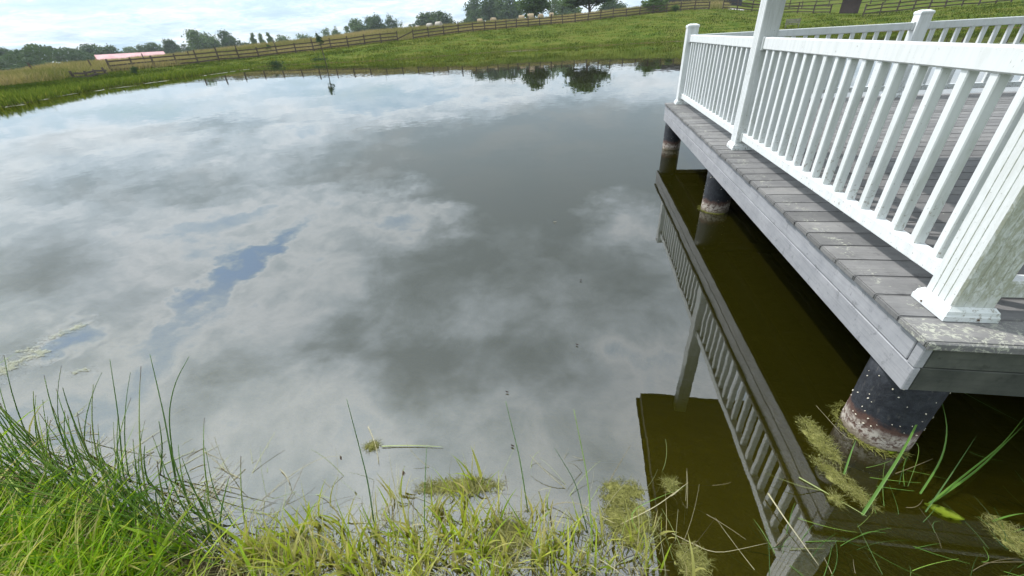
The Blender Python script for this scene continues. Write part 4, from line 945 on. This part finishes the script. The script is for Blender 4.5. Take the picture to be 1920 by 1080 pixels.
for path, r_, lab in [([(452, 1000, .02), (520, 905, .10), (600, 857, .14), (640, 855, .13)], .0011, 'thin arched straw with a dark seed head'), ([(735, 1030, .0), (744, 940, .12), (755, 884, .19)], .0012, 'thin straw with a brown withered tip'), ([(1498, 895, .004), (1560, 930, .004), (1625, 968, .004)], .0022, 'reddish stalk floating left of the green blades'),
        ([(1440, 925, .02), (1470, 970, .02), (1535, 1060, .01)], .0028, 'split straw lying on the dark water'), ([(1150, 990, .0), (1230, 950, .05), (1290, 905, .09)], .0020, 'long straw crossing the yellow algae'), ([(1260, 1000, .01), (1340, 1040, .01), (1440, 1018, .01)], .0012, 'thin straw floating over the brown shallows'),
        ([(716, 837, .006), (830, 838, .006)], .0022, 'green stalk floating level near the algae flecks'), ([(690, 800, .006), (710, 870, .006)], .0022, 'short brown stalk floating beside the round algae fleck'), ([(525, 880, .01), (545, 920, .01)], .0018, 'short dark stalk floating off the rush bank'), ([(1670, 750, .0), (1600, 838, .0), (1530, 760, .06)], .0012, 'fine straw against the left of the near piling')]:
    strand('straw', lab, 'straw', path, r_, 'straw', .6 if 'green' not in lab else 1.0, False, 'loose straws at the near shore')

# drifting stalks and drowned weed by the near piling
n_ = 62; u = g_.uniform(1440, 1940, n_); v = 1095 - 250 * g_.random(n_) ** 1.3 * np.clip((u - 1380) / 200, .3, 1)
b = np.array([at(a_, c_, .003) for a_, c_ in zip(u, v)]); an = g_.normal(.5, .8, n_); L = g_.uniform(.04, .20, n_)
t = b + np.column_stack([np.cos(an) * L, np.sin(an) * L, np.abs(g_.normal(0, .018, n_))])
tag(obj('drifting_stalks', np_mesh('drifting_stalks', *stems(b, t, g_.normal(size=(n_, 3)) * .012 * np.array([1, 1, .3]), g_.uniform(.0006, .0018, n_), np.clip(g_.normal(.55, .3, n_), 0, .95), 5, .4, False)), 'rush'), 'thin stalks drifting on the dark water below the near piling', 'stalks', kind='stuff')
n_ = 900; u = np.concatenate([g_.normal(1860, 70, n_ // 2), g_.normal(1640, 90, n_ - n_ // 2)]); v = np.concatenate([g_.normal(1030, 45, n_ // 2), g_.normal(1020, 40, n_ - n_ // 2)])
b = np.array([at(a_, c_, -.02) for a_, c_ in zip(u, v)]); b[:, 2] = -g_.uniform(.008, .07, n_); an = g_.normal(-.6, .5, n_); L = g_.uniform(.03, .12, n_)
t = b + np.column_stack([np.cos(an) * L, np.sin(an) * L, g_.normal(0, .01, n_)]); t[:, 2] = np.minimum(t[:, 2], -.004)
tag(obj('drowned_weed', np_mesh('drowned_weed', *stems(b, t, g_.normal(size=(n_, 3)) * .008, g_.uniform(.0008, .0022, n_), g_.random(n_) * .8, 4, .5, False)), 'algae_thread'), 'murky drowned weed under the water in the lower right', 'weed', kind='stuff')
# withered seed heads
for u, v, z, lab in ((638, 855, .13, 'dark withered seed head hanging from the arched straw'), (755, 883, .19, 'brown withered seed head above the near shore')):
    q = at(u, v, z); bm = bmesh.new()
    for k in range(12):
        d = Vector((random.uniform(-.25, .25), random.uniform(-.25, .25), random.uniform(-1.2, -.6))).normalized() * random.uniform(.008, .026); add_tube(bm, [(0, 0, 0), tuple(d * .5), tuple(d)], [.0012, .002, .0006], 5)
    tag(obj('seed_head', bm_mesh(bm, 'seed_head'), 'twig', None, tuple(q)), lab, 'seed head')
# algae mats
def algae(label, u, v, a_px, b_px, rot=0, thread=120, thick=.022):
    q = at(u, v, 0); dist = np.linalg.norm(q - CAM); a_, b_ = a_px * dist / F_PX * .75, b_px * dist / F_PX * .9
    g3 = np.random.default_rng(int(u * 7 + v)); c_, s_ = math.cos(rot), math.sin(rot); bm_ = bmesh.new()
    for k in range(max(14, int(a_px * b_px * .09))):
        t3 = g3.uniform(0, 6.28); r3 = min(1.15, abs(g3.normal(0, .55))); x_, y_ = a_ * r3 * math.cos(t3), b_ * r3 * math.sin(t3)
        sz = g3.uniform(.003, .008) * (1.2 - .5 * r3); hh = sz * g3.uniform(.35, .8) * min(1, thick / .016)
        mt_ = Matrix.Translation((x_ * c_ - y_ * s_, x_ * s_ + y_ * c_, thick * .45 * max(0, 1 - r3) * g3.uniform(.3, 1))) @ Matrix.Rotation(g3.uniform(0, 6.28), 4, 'Z') @ Matrix.Diagonal((sz * g3.uniform(.8, 1.9), sz, hh, 1))
        for v_ in bmesh.ops.create_icosphere(bm_, subdivisions=1, radius=1)['verts']: v_.co = mt_ @ (v_.co * g3.uniform(.75, 1.25))
    clump_me = bm_mesh(bm_, 'clumps', True); bm_ = bmesh.new(); ph = g3.uniform(0, 6.28, 4); prev = None; rings = []
    for f_, z_ in ((.25, thick * .5), (.55, thick * .32), (.8, thick * .1), (1.0, -.003)):
        rings.append([])
        for i in range(40):
            th = 2 * math.pi * i / 40; e_ = f_ * .85 * (1 + .22 * math.sin(3 * th + ph[0]) + .17 * math.sin(5 * th + ph[1]) + .14 * math.sin(11 * th + ph[2])); x_, y_ = a_ * e_ * math.cos(th), b_ * e_ * math.sin(th)
            rings[-1].append(bm_.verts.new((x_ * c_ - y_ * s_, x_ * s_ + y_ * c_, z_ * g3.uniform(.5, 1.4))))
    bm_.faces.new(rings[0])
    for r0, r1 in zip(rings, rings[1:]):
        for i in range(40): bm_.faces.new((r0[i], r1[i], r1[(i + 1) % 40], r0[(i + 1) % 40]))
    root = obj('algae_mat', bm_mesh(bm_, 'algae_mat', True), 'algae', None, (q[0], q[1], .001)); tag(root, label, 'algae', 'floating algae mats')
    obj('clumps', clump_me, 'algae', root)['kind'] = 'stuff'
    thread = int(thread * 4)
    th = g3.uniform(0, 6.28, thread); rr_ = np.sqrt(g3.random(thread)) * 1.05; x_ = a_ * rr_ * np.cos(th); y_ = b_ * rr_ * np.sin(th); c_, s_ = math.cos(rot), math.sin(rot)
    b = np.column_stack([x_ * c_ - y_ * s_, x_ * s_ + y_ * c_, np.maximum(thick * (1 - rr_ ** 2.5), 0) * .6]); an = g3.uniform(0, 6.28, thread); L = g3.uniform(.008, .034, thread)
    t = b + np.column_stack([np.cos(an) * L, np.sin(an) * L, g3.uniform(-.002, .010, thread)]); t[:, 2] = np.maximum(t[:, 2], .002)
    e = obj('filaments', np_mesh('filaments', *stems(b, t, g3.normal(size=(thread, 3)) * .006, .0006, g3.random(thread), 4, .5, False)), 'algae_thread', root); e['kind'] = 'stuff'
for a in [('yellow algae mat, upper of the two touching the roof reflection', 1165, 925, 48, 26, .3), ('largest yellow algae mat, lower of the two beside the brown water', 1180, 982, 60, 40, -.2, 220), ('small fuzzy algae ball alone on the brown water', 1256, 909, 15, 13, 0, 50), ('round pale algae ball at the bottom edge beside the brown water', 1299, 1056, 30, 28, 0, 130),
        ('thin stretched algae mat in the middle of the near shore', 862, 912, 95, 17, .15, 260, .010), ('olive algae mat at the bottom middle beside bright grass', 950, 1010, 52, 40, .5, 200), ('dull algae mat left of the middle under bright grass', 520, 1036, 85, 30, .2, 240, .012), ('small round algae fleck off the shore by the floating stalk', 697, 837, 15, 10, 0, 40, .006),
        ('long algae clump floating left of the near piling', 1535, 825, 20, 44, .15, 160), ('lower algae clump trailing along the stalks left of the piling', 1580, 905, 16, 46, .55, 150, .012), ('tiny algae ball under the trailing clump', 1566, 937, 12, 10, 0, 30), ('dull low algae mat in the lower right corner', 1900, 1010, 22, 30, .4, 120, .004)]:
    algae(*a)
# yellow-green skin of algae hugging the pilings
for cx, cy, r_, lab in ((1.285, 1.405, .128, 'yellow-green algae rim clinging round the near piling'), (1.275, 3.985, .122, 'yellow-green algae rim at the left of the middle piling')):
    n_ = 260; th = g_.uniform(R(110), R(290), n_); rr_ = r_ + .003 + np.abs(g_.normal(0, .012, n_)); b = np.column_stack([cx + rr_ * np.cos(th), cy + rr_ * np.sin(th), np.full(n_, .003)]) - np.array([cx, cy, 0])
    an = th + g_.normal(1.4, .7, n_); L = g_.uniform(.01, .03, n_); t = b + np.column_stack([np.cos(an) * L, np.sin(an) * L, g_.uniform(-.002, .004, n_)])
    tag(obj('algae_growth', np_mesh('algae_rim', *stems(b, t, g_.normal(size=(n_, 3)) * .003, .0012, g_.random(n_) * .5, 3, .5, False)), 'algae_thread', None, (cx, cy, 0)), lab, 'algae')
# pale scum drifting at the left
m, n = new_mat('scum_film'); p = wpos(n)
st = n.v('MULTIPLY', n.v('ADD', p, n.v('SCALE', n.v('SUBTRACT', n.noise(p, 6, 3, color=True), (.5, .5, .5)), scale=.10)), (9, 26, 0))
fl = n.m('ADD', n.noise(st, 1.0, 8, .72, .6), n.m('MULTIPLY', n.m('SUBTRACT', n.noise(p, 70, 4, .7), .5), .35))
ed = n.n('ShaderNodeAttribute', attribute_name='tint').outputs['Fac']
k_ = n.step(n.m('MULTIPLY_ADD', ed, .20, fl), .60, .72)
tr = n.n('ShaderNodeBsdfTransparent'); mx = n.n('ShaderNodeMixShader'); n.put(mx.inputs[0], n.m('MULTIPLY', k_, .55))
n.t.links.new(tr.outputs[0], mx.inputs[1]); n.t.links.new(principled(n, n.mix(n.noise(p, 40, 4), (.20, .21, .13), (.33, .33, .23)), .8), mx.inputs[2]); finish(n, mx.outputs[0])
def film(path, half):
    V_, T_, Fc_ = [], [], []
    for k, (u, v) in enumerate(path):
        for f_ in (-1, -.5, 0, .5, 1): q = at(u + half * .35 * f_, v + half * f_, 0); V_.append((q[0], q[1], .004)); T_.append((1 - abs(f_)) * (0 if k in (0, len(path) - 1) else 1))
    for k in range(len(path) - 1):
        for f_ in range(4): a_ = k * 5 + f_; Fc_.append((a_, a_ + 5, a_ + 6, a_ + 1))
    return np.array(V_), np.array(Fc_), np.array(T_, dtype=float)
fs = [film([(-70, 722), (-30, 706), (0, 694), (25, 684), (50, 673), (75, 662), (105, 650)], 26), film([(122, 704), (140, 700), (160, 696), (185, 690)], 7), film([(60, 650), (100, 632), (150, 612), (190, 596)], 9)]
tag(obj('algae_scum', np_mesh('algae_scum', *merge(*fs)), 'scum_film'), 'pale drifting film of scum on the water by the left edge', 'scum', kind='stuff')
# leaves afloat
def float_leaf(label, u, v, L, w, mat, an, curl=.004, name='floating_leaf', cat='leaf'):
    q = at(u, v, 0); bm_ = bmesh.new(); m_ = 9; prev = None; r2 = random.Random(int(u))
    for k in range(m_):
        f_ = k / (m_ - 1); w_ = w * math.sin(math.pi * min(.98, max(.03, f_))) ** .8 * r2.uniform(.85, 1.1); z = .004 + curl * (2 * f_ - 1) ** 2
        cur = [bm_.verts.new((L * (f_ - .5), s_ * w_, z + (curl * .8 if s_ else 0))) for s_ in (-1, 0, 1)]
        if prev:
            for i in (0, 1): bm_.faces.new((prev[i], cur[i], cur[i + 1], prev[i + 1]))
        prev = cur
    bmesh.ops.solidify(bm_, geom=bm_.faces[:], thickness=.0008)
    me_ = bm_mesh(bm_, name, True); a_ = me_.attributes.new('tint', 'FLOAT', 'POINT'); a_.data.foreach_set('value', np.full(len(me_.vertices), .68, dtype=np.float32))
    o = obj(name, me_, mat, None, (q[0], q[1], 0)); o.rotation_euler = (0, 0, an); tag(o, label, cat)
float_leaf('yellow-green leaf floating in the lower right shallows', 1768, 962, .105, .024, 'grass', -.45)
float_leaf('fresh green leaf tip floating at the foot of the near piling', 1668, 842, .07, .022, 'grass', 1.1)
for u, v, lab in ((1089, 527, 'brown dead leaf floating farthest out on the grey reflection'), (1082, 648, 'brown dead leaf floating left of the roof reflection'), (951, 737, 'brown dead leaf floating in the middle above the near shore'), (961, 838, 'brown dead leaf floating beside the single dark green rush')):
    float_leaf(lab, u, v, .016, .004, 'twig', random.uniform(-.4, .4), .005)
float_leaf('white fleck of down floating far out near the railing reflection', 1040, 417, .03, .006, 'shell', .2, .003, 'feather', 'feather')

# ------------------------------------------------------------------ summer haze over the far land
m, n = new_mat('haze_air')
pv = n.n('ShaderNodeVolumePrincipled'); pv.inputs['Color'].default_value = (.80, .88, .97, 1); pv.inputs['Density'].default_value = .00028; pv.inputs['Anisotropy'].default_value = .2
o = n.n('ShaderNodeOutputMaterial'); n.t.links.new(pv.outputs[0], o.inputs['Volume'])
hb = obj('haze', box_mesh('haze', (-420, -60, -12), (420, 520, 45)), 'haze_air'); tag(hb, 'thin pale summer haze over the pond and fields', 'haze', kind='stuff')
